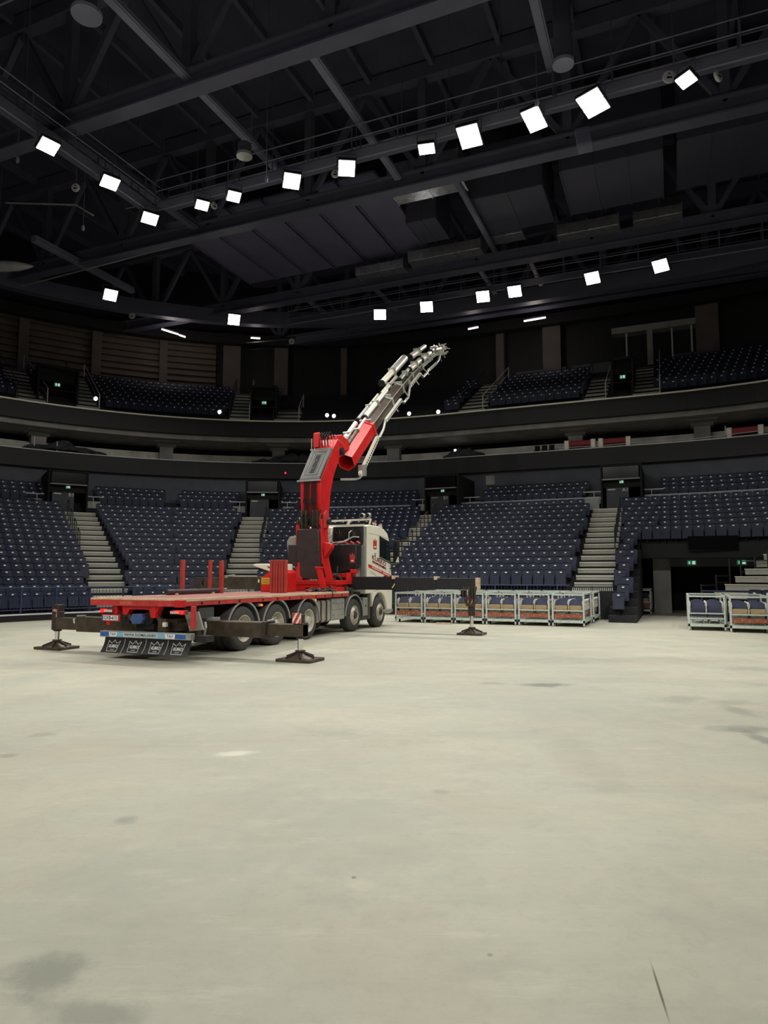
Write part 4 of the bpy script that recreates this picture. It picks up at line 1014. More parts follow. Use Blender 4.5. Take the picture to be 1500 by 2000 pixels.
# dark cover plate with raised lettering, on the sloping back of the inner boom
p0 = Vector((-10.03, 18.05, 4.52)); dv = Vector((0, .8, 1.09)).normalized(); dn = Vector((0, -dv.z, dv.y)); Lp = 1.36
mb = MB(); mb.obox(p0+dv*Lp/2, (.72, 0, 0), dv*Lp, dn*.06); cp = T('cover_plate', mb, M['black'], inn, .02)
pfn = lambda u, v, h: p0+Vector((1,0,0))*u+dv*(Lp/2+v)+dn*(.03+h)
mb = MB()
for a, b in ((.3, .6), (.26, .55), (.17, .44)): mb.strip([(-a, -b), (a, -b), (a, b), (-a, b)], .014, pfn, .006, True)
T('raised_border', mb, M['greyw'], cp, smooth=False)
T('lettering', text_mb('PALFINGER', .2, lambda u, v, h: pfn(-v, u, h), width=.8, lift=.008, bold=.004), M['matt'], cp)
mb = MB(); mb.bar(p0+Vector((-.42,0,0)), p0+Vector((.38,0,0)), .05); mb.bar(p0+dv*Lp+Vector((-.42,0,0)), p0+dv*Lp+Vector((.38,0,0)), .04); T('plate_hinge', mb, M['alu'], cp)
# elbow
mb = MB(); mb.cyl((-9.72, 19.5, 5.62), (-9.62, 19.5, 5.62), .14, n=20); mb.cyl((-10.45, 19.5, 5.62), (-9.6, 19.5, 5.62), .07); T('elbow_pin', mb, M['matt'])
mb = MB(); mb.prism([(19.2, 5.6), (19.25, 6.05), (19.6, 6.2), (20.2, 6.05), (20.35, 5.8), (19.7, 5.45)], lambda u, v, a: (a, u, v), -10.2, -10.05); mb.prism([(19.2, 5.7), (19.25, 6.1), (19.6, 6.2), (20.1, 6.1), (20.2, 5.85), (19.6, 5.6)], lambda u, v, a: (a, u, v), -9.85, -9.72); mb.prism([(18.9, 5.7), (18.9, 6.15), (19.02, 6.2), (19.15, 5.8)], lambda u, v, a: (a, u, v), -10.38, -10.2); T('elbow_link', mb, M['red'], bevel=.01)
mb = MB()
for k in range(5): mb.tube([(-10.3+k*.1, 19.0, 5.7), (-10.32+k*.1, 18.98, 6.05), (-10.28+k*.1, 19.1, 6.2), (-10.22+k*.1, 19.25, 6.1), (-10.2+k*.1, 19.3, 5.8)], .02, 6)
T('hose_loop', mb, M['matt'])
mb = MB(); mb.tube([(-10.46, 18.95, 5.65), (-10.46, 18.95, 6.0)], .012, 5); mb.tube([(-9.95, 19.35, 6.15), (-9.9, 19.8, 6.2), (-9.8, 20.2, 6.25), (-9.9, 20.6, 6.45)], .02, 6); T('pipe', mb, M['nose'])
# outer boom: hexagonal tubes telescoping out of each other
BX = -9.8
PB = [Vector((BX, y, z)) for y, z in ((20.08, 5.36), (21.82, 6.83), (23.67, 8.21), (24.85, 9.06), (26.05, 9.9), (27.35, 10.68), (28.69, 11.45), (30.04, 12.2))]
XV = Vector((1,0,0))
def frame(a, b):
    d = (b-a).normalized(); return d, Vector((0, -d.z, d.y))
HEX = [(0,.32),(.275,.185),(.275,-.17),(0,-.32),(-.275,-.17),(-.275,.185)]
def hexsec(a, b, k0, k1, hollow=False):
    d, n = frame(a, b); mb = MB(); vs = []
    rings = [(a, k0), (b, k1)]+([(b, k1*.9), (a+d*.02, k0*.9)] if hollow else [])
    for p, k in rings: vs += [p+XV*u*k+n*v*k for u, v in HEX]
    fs = []; m = len(rings)
    for i in range(m if hollow else m-1): fs += [(i*6+j, i*6+(j+1)%6, ((i+1)%m)*6+(j+1)%6, ((i+1)%m)*6+j) for j in range(6)]
    if not hollow: fs += [tuple(range(6)), tuple(range(11, 5, -1))]
    mb.add(vs, fs); return mb
ob = T('outer_boom', hexsec(PB[0], PB[1], 1., 1., True), M['red'])
d, n = frame(PB[0], PB[1]); T('tube_shade_plug', hexsec(PB[0]+d*.55, PB[0]+d*.7, .88, .88), M['matt'], ob); T('boom_collar', hexsec(PB[1]-d*.12, PB[1]+d*.02, 1.12, 1.12), M['red'], ob, .01)  # black plug added in the red tube to paint the shade inside it
mb = MB(); mb.cyl(PB[0]+d*.35+XV*.24-n*.0, PB[0]+d*.35+XV*.27, .05); T('bolt', mb, M['oily'], ob)
secs = [(PB[1]-d*.5, PB[2], .86, .84), (PB[2]-(PB[2]-PB[1])*.1, PB[3], .76, .74), (PB[3]-(PB[3]-PB[2])*.1, PB[4], .66, .64), (PB[4]-(PB[4]-PB[3])*.1, PB[5], .54, .52), (PB[5]-(PB[5]-PB[4])*.1, PB[6], .42, .4), (PB[6]-(PB[6]-PB[5])*.1, PB[7], .3, .28)]
for i, (a, b, k0, k1) in enumerate(secs):
    sc = T('boom_section', hexsec(a, b, k0, k1), M['oily'] if i < 4 else M['alu']); d, n = frame(a, b)
    T('section_collar', hexsec(b-d*.14, b+d*.02, k1*1.14, k1*1.14), M['alu'], sc, .008)
    # pale glide strips on the two upper edges
    mb = MB()
    for sx in (-1, 1): mb.bar(a+XV*sx*.25*k0+n*.18*k0, b+XV*sx*.25*k1+n*.18*k1, .035, .02, n)
    T('glide_strip', mb, M['nose'], sc, smooth=False)
# extension rams riding on top of the boom
def ram(i, s0, s1, off, x, r0, r1, m0='ram', mid=.5):
    a, b = PB[i], PB[i+1]; d, n = frame(a, b); p = a+d*s0+n*off+XV*x; q = a+d*s1+n*off+XV*x; c = p+(q-p)*mid
    rm = T('extension_ram', MB().cyl(p, c, r0, n=16), M[m0]); T('ram_rod', MB().cyl(c, q, r1, n=12), M['ram'], rm)
    T('ram_cap', MB().cyl(p-d*.05, p+d*.04, r0*1.12, n=16), M['matt'], rm); T('ram_clamp', MB().boxe(0,0,0,0,0,0) if False else MB().obox(c, XV*r0*2.6, d*.08, n*r0*2.6), M['alu'], rm, .01)
ram(0, -.05, 2.1, .36, -.3, .1, .085, 'ram', .6); ram(0, .6, 2.5, .34, -.05, .07, .05, 'oily'); ram(1, .2, 2.7, .36, -.1, .1, .09, 'ram'); ram(1, .1, 2.4, .34, -.34, .07, .05, 'alu')
ram(2, .1, 2.0, .32, -.22, .09, .07, 'ram'); ram(3, -.6, 2.4, .5, -.42, .12, .17, 'white', .45); ram(3, .2, 1.7, .3, .02, .09, .07, 'alu'); ram(4, 0., 1.6, .26, 0.02, .13, .12, 'white'); ram(5, -.3, 1.9, .5, -.28, .13, .1, 'white', .5); ram(5, .1, 1.5, .24, .05, .13, .1, 'white'); ram(6, .2, 1.2, .26, 0., .11, .08, 'white')
# hose track running under the boom
TX = -9.5
def track(pts, wd):
    P = [Vector((TX, y, z)) for y, z in pts]; mb = MB(); hb = MB()
    for a, b in zip(P, P[1:]):
        mb.bar(a, b, .1, wd, (0,-.7,.7)); L_ = (b-a).length; k = .12
        d = (b-a).normalized()
        while k < L_-.08: hb.bar(a+d*k+XV*.052, a+d*(k+.06)+XV*.052, .012, wd*.35, (0,-.7,.7)); k += .13
    t_ = T('hose_track', mb, M['nose'], smooth=False); T('slot', hb, M['matt'], t_, smooth=False)
track([(20.55, 5.0), (21.99, 6.53)], .16); track([(22.75, 7.3), (24.29, 8.45)], .12); track([(25.3, 9.25), (26.5, 10.1)], .1); track([(27.6, 10.55), (28.7, 11.2)], .08)
mb = MB()
for pts in ([(21.95, 6.5), (22.2, 6.6), (22.55, 6.95), (22.75, 7.35)], [(24.2, 8.4), (24.6, 8.4), (25.1, 8.75), (25.3, 9.25), (25.2, 9.5)], [(26.5, 10.1), (26.9, 10.05), (27.35, 10.35), (27.6, 10.6)], [(28.7, 11.2), (29.0, 11.4), (29.2, 11.7)]):
    mb.tube([(TX, y, z) for y, z in pts], .05, 8)
T('hose_bend', mb, M['alu'])
mb = MB(); mb.tube([(TX-.6, 20.3, 4.85), (TX-.1, 20.45, 4.85), (TX, 20.55, 4.9), (TX+.04, 20.75, 5.3)], .035, 8); mb.boxe(TX-.1, TX+.1, 20.6, 20.85, 5.0, 5.35); T('track_end', mb, M['alu'])
mb = MB()
for i in range(1, 6):
    d, n = frame(PB[i], PB[i+1]); k = (1., .88, .78, .68, .56, .44)[i]
    mb.obox(PB[i]+n*.36*k, XV*.5*k, d*.08, n*.1); mb.obox(PB[i]+XV*.29*k, XV*.05, d*.12, n*.5*k); mb.cyl(PB[i]+XV*.3*k-n*.1, PB[i]+XV*.34-n*.4, .025)
T('section_bracket', mb, M['alu'], bevel=.006)
# boom head
rnd = random.Random(3); mb = MB(); e = PB[7]; d, n = frame(PB[6], PB[7])
mb.cyl(e-XV*.2, e+XV*.2, .12); mb.obox(e-d*.1, XV*.34, d*.4, n*.3)
for k in range(9):
    a = e+XV*rnd.uniform(-.2, .2)+n*rnd.uniform(-.25, .3)+d*rnd.uniform(-.3, .1); mb.cyl(a, a+Vector((rnd.uniform(-.15, .3), rnd.uniform(-.1, .4), rnd.uniform(-.25, .2))), rnd.uniform(.015, .05), n=8)
T('boom_head', mb, M['white'])
mb = MB(); mb.tube([e+n*.25, e+d*.3+n*.2+XV*.1, e+d*.55+n*.05+XV*.25], .02, 6); mb.tube([e+d*.1, e+d*.45-n*.05+XV*.2], .015, 6); mb.tube([e-n*.2, e-n*.5+XV*.03], .018, 6); mb.tube([e-n*.15+XV*.15, e-n*.35+XV*.2+d*.1], .03, 6); T('hook_rod', mb, M['alu'])
# outriggers
def jack(xc, yc, z_top, z_h, parent, pad=.38, rc=.085):
    jk = T('jack', MB().cyl((xc, yc, z_h), (xc, yc, z_top), rc, n=18), M['oily'], parent)
    T('jack_rod', MB().cyl((xc, yc, .2), (xc, yc, z_h+.02), rc*.62, n=16), M['chrome'], parent)
    T('foot', MB().lathe([(.0,.06),(.3,.06),(.28,.08),(.13,.125),(.08,.17),(.1,.18),(.1,.21),(0,.21)], (xc, yc, 0), (0,0,1), 16), M['oily'], parent)
    mb = MB()
    for k in range(6): a = 2*PI*k/6; mb.bar((xc+.09*math.cos(a), yc+.09*math.sin(a), .155), (xc+.3*math.cos(a), yc+.3*math.sin(a), .075), .02, .05)
    T('foot_rib', mb, M['brown'], parent)
    T('pad', B(xc-pad, xc+pad, yc-.3, yc+.3, 0.002, .06), M['oily'], parent, .01)
def stripes(x0, x1, y, z0, z1, parent, mir=False):
    s_ = T('warning_sign', B(x0, x1, y-.012, y, z0, z1), M['hi'], parent); w_ = x1-x0; h_ = z1-z0; mb = MB()
    for k in (-.55, .05, .65):
        q = [(k, 0), (k+.32, 0), (k+.32+.6, 1), (k+.6, 1)]; q = [(min(max(u, 0), 1), v) for u, v in q]
        # clip the slanted bars to the plate
        pts = []
        for u0, v0, s in ((k, 0, 1), (k+.32, 0, 1)):
            lo = max(0, -u0/.6); hi = min(1, (1-u0)/.6)
            if hi > lo: pts.append(((u0+.6*lo, lo), (u0+.6*hi, hi)))
            else: pts.append(None)
        if pts[0] is None and pts[1] is None: continue
        A = pts[0] or ((1, 0), (1, 0)); C_ = pts[1] or ((1, 0), (1, 0))
        poly = [A[0]]+([(0, 0)] if k < 0 and False else [])+[C_[0], C_[1], A[1]]
        mb.prism([(x0+w_*(1-u if mir else u), z0+h_*v) for u, v in poly], lambda u, v, a: (u, a, v), y-.016, y-.012)
    T('stripe', mb, M['red2'], s_, smooth=False)
rr = T('outrigger_beam', B(-8.95, -7.48, 11.72, 12.06, .43, .735), M['oily'], bevel=.015)
T('inner_beam', B(-7.5, -6.66, 11.77, 12.01, .47, .71), M['oily'], rr, .012); T('beam_collar', MB().boxe(-7.54, -7.46, 11.7, 12.08, .41, .75), M['brown'], rr, .01)
mb = MB(); mb.cyl((-7.5, 11.85, .75), (-7.35, 11.85, .78), .025); mb.boxe(-8.95, -8.75, 11.75, 12.0, .55, .8); mb.tube([(-8.9, 11.7, .7), (-8.85, 11.66, .6), (-8.9, 11.68, .45)], .03); T('lock_pin', mb, M['alu'], rr)
mb = MB(); mb.boxe(-6.88, -6.66, 11.78, 12.0, .46, .74); T('jack_housing', mb, M['brown'], rr, .015)
jack(-6.77, 11.89, .9, .43, rr); stripes(-6.88, -6.69, 11.77, .73, .93, rr)
lr = T('outrigger_beam', B(-12.28, -11.05, 11.55, 11.87, .42, .745), M['oily'], bevel=.015)
T('inner_beam', B(-13.08, -12.24, 11.6, 11.82, .45, .71), M['oily'], lr, .012); mb = MB(); mb.cyl((-12.3, 11.6, .76), (-12.05, 11.6, .77), .022); mb.tube([(-12.35, 11.55, .7), (-12.3, 11.53, .6)], .02); T('lock_pin', mb, M['alu'], lr)
mb = MB(); mb.cyl((-13.0, 11.71, .43), (-13.0, 11.71, .85), .13, n=16); mb.boxe(-13.1, -12.9, 11.62, 11.8, .6, 1.0); T('jack_housing', mb, M['brown'], lr, .01)
jack(-13.0, 11.71, .9, .4, lr); stripes(-13.05, -12.93, 11.61, .72, .9, lr, True)
rf_ = T('outrigger_beam', B(-9.2, -7.65, 18.92, 19.22, 1.24, 1.63), M['matt'], bevel=.015)
T('inner_beam', B(-7.68, -6.34, 18.95, 19.19, 1.26, 1.61), M['black'], rf_, .012); T('inner_beam', B(-6.36, -5.16, 18.97, 19.17, 1.29, 1.59), M['black'], rf_, .012)
T('end_plate', B(-5.17, -5.08, 18.95, 19.19, 1.24, 1.6), M['wood'], rf_, .01)
T('beam_collar', B(-7.7, -7.6, 18.9, 19.24, 1.56, 1.66), M['wood'], rf_, .006); T('beam_collar', B(-6.4, -6.3, 18.93, 19.2, 1.54, 1.64), M['wood'], rf_, .006); T('lock_bar', MB().bar((-7.68, 18.9, 1.3), (-7.6, 18.9, 1.42), .03), M['wood'], rf_)
T('jack_housing', MB().cyl((-5.32, 19.07, .55), (-5.32, 19.07, 1.3), .1, n=16), M['brown'], rf_)
jack(-5.32, 19.07, .62, .52, rf_, .36); stripes(-5.42, -5.23, 18.96, .84, 1.02, rf_)
mb = MB()
for k in range(7): x = -5.5+k*.06; mb.tube([(x, 18.95, 1.35), (x-.02+.03*(k%3), 18.88, 1.15), (x+.04-.02*(k%2), 18.9, .95), (-5.34+.03*k-.08, 18.93, .8)], .02, 6)
T('hose', mb, M['oily'], rf_); T('valve', B(-5.6, -5.46, 18.95, 19.1, 1.05, 1.25), M['matt'], rf_)
lf = T('outrigger_beam', B(-13.55, -11.0, 18.92, 19.22, 1.22, 1.63), M['oily'], bevel=.015)
T('inner_beam', B(-14.9, -13.5, 18.95, 19.19, 1.26, 1.6), M['oily'], lf, .012); T('lock_pin', MB().cyl((-13.6, 18.9, 1.64), (-13.25, 18.9, 1.68), .025), M['alu'], lf); T('reflector', B(-12.35, -12.3, 18.9, 18.92, 1.44, 1.54), M['hi'], lf)
T('jack_housing', MB().cyl((-14.75, 19.07, .5), (-14.75, 19.07, 1.5), .1), M['brown'], lf); jack(-14.75, 19.07, .6, .5, lf, .36)
mb = MB()
for k in range(6): x = -14.95+k*.08; mb.tube([(x, 18.93, 1.55), (x-.03, 18.85, 1.4), (x+.05, 18.88, 1.25)], .03, 6)
T('hose', mb, M['brown'], lf)
# lockers on the bed behind the crane
lk = T('locker', MB().prism([(-10.75, 1.2), (-10.75, 1.6), (-10.4, 1.82), (-10.08, 1.82), (-10.0, 1.74), (-10.0, 1.2)], lambda u, v, a: (u, a, v), 16.6, 17.3), M['red'], bevel=.02)
T('sticker', B(-10.73, -10.2, 16.592, 16.6, 1.42, 1.6), M['yellow'], lk); mb = MB()
for k in range(4): mb.boxe(-10.7, -10.25, 16.588, 16.592, 1.45+.035*k, 1.457+.035*k)
T('sticker_print', mb, M['txtd'], lk, smooth=False)
mb = MB(); mb.prism([(-11.15, 1.97), (-11.05, 1.92), (-10.5, 1.76), (-10.1, 1.72), (-10.1, 1.99), (-11.05, 2.0)], lambda u, v, a: (u, a, v), 16.75, 17.25); T('wing_cover', mb, M['white'], bevel=.02)
mb = MB(); mb.bar((-10.62, 16.73, 1.92), (-10.5, 16.73, 1.86), .02); T('latch', mb, M['matt'])

# loose gear on the bed
def stake(x, y, label, wd=.085, h=.86, pin=False, group=None):
    th = thing('stake_post', label, 'post', (x, y, 1.2), 0, group)
    obj('post_body', B(x-wd/2, x+wd/2, y-.045, y+.045, 1.203, 1.203+h), M['stake'], th, .008)
    mb = B(x-wd/2+.012, x+wd/2-.012, y-.03, y+.03, 1.203+h, 1.208+h); obj('cap', mb, M['brown'], th)
    if pin: obj('pin', MB().cyl((x, y, 1.2+h), (x, y, 1.32+h), .012), M['matt'], th)
stake(-11.05, 13.6, 'single red stake post at the left of the bed, nearest the rear', .085, .84, True)
stake(-11.1, 14.75, 'slim weathered red stake post, left of a pair on the bed', .07, .86)
stake(-11.0, 15.1, 'thicker bright red stake post, right of a pair on the bed', .1, .84)
BUN = ['leftmost', 'second from left', 'third from left', 'fourth from left', 'fifth from left', 'rightmost']
for k in range(6): stake(-9.99+k*.086, 15.95+.012*(k%2), 'red stake post, %s of the upright bundle on the bed' % BUN[k], .07, .88, False, 'bundled red stake posts')
tb = thing('steel_tube', 'long black tube lying along the far side of the bed', 'tube', (-11.0, 13.9, 1.3))
obj('tube_body', MB().cyl((-10.98, 12.95, 1.27), (-10.98, 14.95, 1.27), .065, n=16), M['brown'], tb); mb = MB()
for y in (13.2, 14.6): mb.boxe(-11.08, -10.88, y, y+.06, 1.203, 1.24)
obj('cradle', mb, M['wood'], tb)
sp_ = thing('lashing_strap', 'dark lashing straps heaped on the bed in front of crane', 'strap', (-9.2, 17.5, 1.2)); mb = MB(); rnd = random.Random(5)
for k in range(9):
    x = -9.75+k*.08; mb.tube([(x, 17.35+rnd.uniform(-.1, .1), 1.22), (x+rnd.uniform(.05, .2), 17.4+rnd.uniform(-.1, .15), 1.26+rnd.uniform(0, .05)), (x+rnd.uniform(.2, .35), 17.5+rnd.uniform(-.2, .1), 1.225)], .024, 6)
obj('webbing', mb, M['brown'], sp_); mb = MB(); mb.tube([(-9.0, 17.35, 1.24), (-8.92, 17.3, 1.3), (-8.84, 17.28, 1.25), (-8.815, 17.28, 1.05)], .02, 6); mb.lathe([(.05,-.02),(.08,-.02),(.08,.02),(.05,.02)], (-8.98, 17.45, 1.3), (.4, 1, 0), 14); obj('ratchet', mb, M['oily'], sp_)
mb = MB(); mb.boxe(-9.7, -9.5, 17.3, 17.5, 1.203, 1.25); obj('red_pouch', mb, M['red'], sp_, .02)
bd = tag(obj('timber_board', B(-7.6, -7.1, 22.7, 22.85, 0.002, .05), M['wood']), 'short wooden board on floor between front wheel and carts', 'board')

# ------------------------------------------------------------------ roof: trusses, tubes, panels, ducts
for gi, y in enumerate((9.5, 18.3, 27.05, 36.0, 43.0)):
    z = 18.65; mb = MB()
    mb.boxe(-44, 28, y-.3, y+.3, z, z+.08); mb.boxe(-44, 28, y-.06, y+.06, z+.08, z+.62); mb.boxe(-44, 28, y-.3, y+.3, z+.62, z+.7)
    mb.boxe(-44, 28, y-.25, y+.25, 23.6, 24.3)
    xs = [-37.9, -32.2, -26.5, -20.9, -15.2, -9.5, -3.3, 2.4, 8.1, 13.8]
    for i, x in enumerate(xs):
        mb.boxe(x-.18, x+.18, y-.18, y+.18, z+.7, 23.7)
        if i+1 < len(xs):
            x2 = xs[i+1]; mb.bar((x, y, z+.5), ((x+x2)/2, y, 23.7), .24); mb.bar(((x+x2)/2, y, 23.7), (x2, y, z+.5), .24)
        mb.boxe(x-.45, x+.45, y-.07, y+.07, z+.6, z+1.2)
    struct('beam', mb, M['steel'], smooth=False)
    mb = MB()
    for x in xs:
        for k in range(4):
            for q in range(2): mb.cyl((x-.36+.2*k+.03, y-.075, z+.76+.16*q), (x-.36+.2*k+.03, y-.1, z+.76+.16*q), .035, n=6)
    bo = struct('beam', mb, M['alu'], smooth=False)
def rtube(x, z, y0, y1, wd=.26, m='steel2'):
    mb = MB(); mb.bar((x, y0, z), (x, y1, z), wd, wd*1.1); mb.bar((x+wd*.62, y0, z-wd*.3), (x+wd*.62, y1, z-wd*.3), wd*.2); struct('beam', mb, M[m], smooth=False)
rtube(-15.2, 19.2, 4, 25.5); rtube(-10.6, 19.2, 18.5, 26.8); rtube(-10.6, 19.2, 4, 9.2); rtube(-3.3, 19.2, 4, 22.8); rtube(-21.6, 19.2, 4, 26.8, .34, 'steel'); rtube(4., 19.2, 9, 27, .3, 'steel')
rtube(-20.4, 18.8, 36.3, 39., .2); rtube(-15.9, 18.8, 36.3, 40., .2); rtube(-9.4, 18.8, 36.3, 39.8, .2); rtube(-6.6, 18.8, 36.3, 39.6, .2, 'steel'); rtube(-8.3, 19.2, 27.3, 35.5, .22, 'steel'); rtube(-29.5, 18.8, 24, 31, .3, 'steel2')
# purlins under the roof deck and a steel ring beam over the far stand
mb = MB()
for x in range(-42, 28, 3): mb.boxe(x-.1, x+.1, -20, 54, 24.0, 24.4)
struct('beam', mb, M['steel'], smooth=False)
struct('beam', band(24.6, 25.2, 18.3, 19.2, ST), M['steel'], smooth=False)
struct('beam', band(29.6, 30.2, 18.6, 19.3, ST), M['fascia'], smooth=False)
# acoustic panels between the second and third girder
PN = ['leftmost', 'second', 'third', 'fourth', 'fifth', 'rightmost']
for k in range(6):
    x = -24.2+2.05*k; mb = MB(); mb.boxe(x, x+1.9, 27.5, 35.6, 20.2, 20.3); mb.boxe(x, x+.06, 27.5, 35.6, 20.12, 20.2); mb.boxe(x+1.84, x+1.9, 27.5, 35.6, 20.12, 20.2)
    tag(obj('ceiling_panel', mb, M['panel'], smooth=False), 'long dark ceiling panel, %s of the row of six above the left stand' % PN[k], 'panel', 'dark ceiling panels')
# air ducts
def duct(x0, x1, y, z, wd, ht, m, label):
    mb = MB(); mb.boxe(x0, x1, y-wd/2, y+wd/2, z, z+ht); th = thing('air_duct', label, 'duct', ((x0+x1)/2, y, z)); obj('duct_body', mb, m, th, .04, smooth=False)
    n = max(2, int((x1-x0)/1.2))
    for k in range(n+1): x = x0+(x1-x0)*k/n; obj('flange', MB().boxe(x-.03, x+.03, y-wd/2-.03, y+wd/2+.03, z-.03, z+ht+.03), m, th, smooth=False)
duct(-16.3, -13.4, 35., 18.95, .8, .5, M['foil'], 'crinkled silver duct at the left end of the far girder')
duct(-13., -8.9, 34.9, 19.1, .9, .6, M['foil'], 'long crinkled silver duct above the middle of the far girder')
duct(-8.5, -6.6, 34.6, 19.4, .9, .7, M['foil'], 'short silver duct above the boom tip')
duct(-4.9, -1.9, 35.1, 19.1, .8, .6, M['foil'], 'silver duct right of centre on the far girder')
duct(-1.2, 1.0, 35.1, 19.1, .8, .5, M['foil'], 'silver duct at the right end of the far girder')
duct(-11.9, -8.4, 29.5, 20.0, 1.6, 1.2, M['foil'], 'wide silver duct high behind the floodlights')
duct(-11.95, -10.4, 32.6, 19.6, 2.4, 2.4, M['duct'], 'big black air handling box left of roof centre')
duct(-8.2, -4.9, 32.0, 19.4, 3.6, 2.6, M['duct'], 'big black air handling box over roof centre')
duct(-4.0, .2, 31.5, 19.4, 4., 3., M['duct'], 'big black air handling box right of roof centre')
duct(.8, 4.6, 31.5, 19.6, 4., 3., M['duct'], 'big black air handling box at the right edge')
fd = thing('fabric_duct', 'pale fabric air duct at the left edge', 'duct', (-31, 24.2, 17.5))
obj('duct_body', MB().lathe([(.02,0),(.12,.25),(.24,.8),(.28,1.4),(.28,6.5),(.2,6.8)], (-29.76, 24.3, 17.5), (-1, -.42, 0), 18), M['fab'], fd)
obj('hanger', MB().cyl((-31.5, 23.57, 17.75), (-31.5, 23.57, 24.), .02, n=6), M['rope'], fd)
# ring shaped duct outlets
def outlet(x, y, z, r, label, m, up_=.5):
    th = thing('round_air_outlet', label, 'vent', (x, y, z)); obj('ring', MB().lathe([(r*.86,0),(r,0),(r*1.02,.1),(r*.86,.1)], (x, y, z), (0,0,1), 28), m, th)
    obj('duct_pipe', MB().cyl((x, y, z+.1), (x, y, z+up_), r*.84, n=20, caps=False), M['duct'], th); obj('hanger', MB().cyl((x+r, y, z), (x+r, y, 23.9), .015, n=5), M['rope'], th)
outlet(-14.9, 13.5, 17.6, .42, 'big dim round air outlet in the top left corner', M['steel2'])
outlet(-14.45, 20.7, 17.5, .3, 'round air outlet with pale ring below the left roof tube', M['alu'])
outlet(-2.6, 20.6, 17.5, .33, 'round air outlet with thin ring near the top right floodlights', M['steel2'], 6.)
# lighting catwalks
def catwalk(p0, p1, label, z=17.9):
    p0 = Vector((*p0, 0)); p1 = Vector((*p1, 0)); d = (p1-p0); L_ = d.length; d.normalize(); n = Vector((-d.y, d.x, 0))
    th = thing('lighting_catwalk', label, 'catwalk', (p0.x, p0.y, z)); mb = MB(); Z = Vector((0,0,1))
    mb.bar(p0+Z*z, p1+Z*z, .8, .06); obj('walkway', mb, M['steel'], th, smooth=False)
    mb = MB()
    for s in (-.4, .4):
        for h in (.5, 1.0): mb.cyl(p0+Z*(z+h)+n*s, p1+Z*(z+h)+n*s, .025, n=6)
    obj('rail', mb, M['steel2'], th); mb = MB(); k = 0
    while k < L_:
        for s in (-.4, .4): q = p0+d*k+n*s; mb.bar(q+Z*z, q+Z*(z+1.), .04)
        q = p0+d*k; mb.bar(q+Z*(z+.0), q+Z*24., .03); k += 1.9
    obj('post', mb, M['steel'], th, smooth=False); mb = MB(); mb.cyl(p0+Z*(z-.35)-n*.35, p1+Z*(z-.35)-n*.35, .035, n=6); obj('light_bar', mb, M['steel2'], th)
catwalk((-20.3, 22.9), (9, 22.9), 'long catwalk carrying the near row of floodlights')
catwalk((-20.9, 5), (-20.9, 23), 'catwalk running back along the left side, floodlights below')
catwalk((-22, 37.), (9, 37.), 'far catwalk carrying the distant row of floodlights')
# floodlights
def flood(p, label, w_, h_, aim=(-6., 13., 0.), double=True, power=1., group='arena floodlights', dip=.55, ang=None, blend=.9):
    p = Vector(p); d = (Vector(aim)-p).normalized()
    d = (d+Vector((0,0,-dip))).normalized()
    th = thing('floodlight', label, 'floodlight', tuple(p), 0, group)
    sx = d.cross(Vector((0,0,1))).normalized(); uy = sx.cross(d)
    mb = MB(); mb.obox(p-d*.1, sx*(w_+.08), uy*(h_+.08), d*.14)
    for k in range(5): mb.obox(p-d*.22+sx*(-w_*.4+w_*.2*k), sx*.02, uy*h_*.9, d*.12)
    obj('housing', mb, M['black'], th, .01)
    hh = h_*.46 if double else h_
    for s in ((-1, 1) if double else (0,)):
        mb = MB(); mb.obox(p-d*.02+uy*s*h_*.26, sx*w_, uy*hh, d*.02); obj('led_panel', mb, M['led'], th, smooth=False)
    mb = MB(); 
    for s in (-1, 1): mb.bar(p-d*.1+sx*s*(w_/2+.06), p-d*.1+sx*s*(w_/2+.06)+Vector((0,0,.5)), .03)
    mb.bar(p-d*.1-sx*(w_/2+.06)+Vector((0,0,.5)), p-d*.1+sx*(w_/2+.06)+Vector((0,0,.5)), .03); obj('yoke', mb, M['steel'], th, smooth=False)
    L = bpy.data.lights.new('lamp', 'SPOT'); L.energy = FLOOD_W*power; L.color = FLOOD_COL; L.spot_size = R(ang or FLOOD_ANGLE); L.spot_blend = blend; L.shadow_soft_size = .3
    o = bpy.data.objects.new('lamp', L); COL.objects.link(o); o.parent = th; o.location = tuple(d*.12); o.rotation_euler = d.to_track_quat('-Z', 'Y').to_euler()
N_ = ['leftmost', 'second', 'third', 'fourth', 'fifth', 'sixth', 'seventh', 'eighth']
for k, p in enumerate(((-20.15, 16.83, 17), (-19.84, 19.45, 17), (-20.3, 22.2, 17))):
    flood(p, '%s floodlight of three descending along the left catwalk' % ('highest', 'middle', 'lowest')[k], .62, .52)
for k, (p, w_, h_) in enumerate((((-17.54, 22.2, 17), .5, .42), ((-15.94, 22.16, 17), .5, .45), ((-13.21, 22.12, 17), .62, .66), ((-10.86, 22.19, 17), .6, .66), ((-7.68, 22.24, 17), .56, .4), ((-6.06, 22.16, 17), .72, .86), ((-3.8, 22.14, 17), .6, .84), ((-1.88, 22.07, 17), .76, .84))):
    flood(p, '%s bright floodlight from the left in the near crosswise row' % ORD[k+1], w_, h_)
flood((.91, 22.1, 17), 'small slanted floodlight at top right between two white discs', .5, .42)
flood((-27.97, 27.76, 17), 'lone floodlight at far left below the fabric duct', .66, .66); flood((-23.85, 33.43, 17), 'lone floodlight over the left upper tier', .66, .7)
for k, p in enumerate(((-15.43, 36.09, 17), (-12.51, 36.06, 17), (-9.16, 35.89, 17), (-7.4, 35.89, 17), (-3.33, 35.78, 17), (-.05, 35.63, 17))):
    flood(p, '%s floodlight from the left in the distant row' % ORD[k+1], .68, .66)
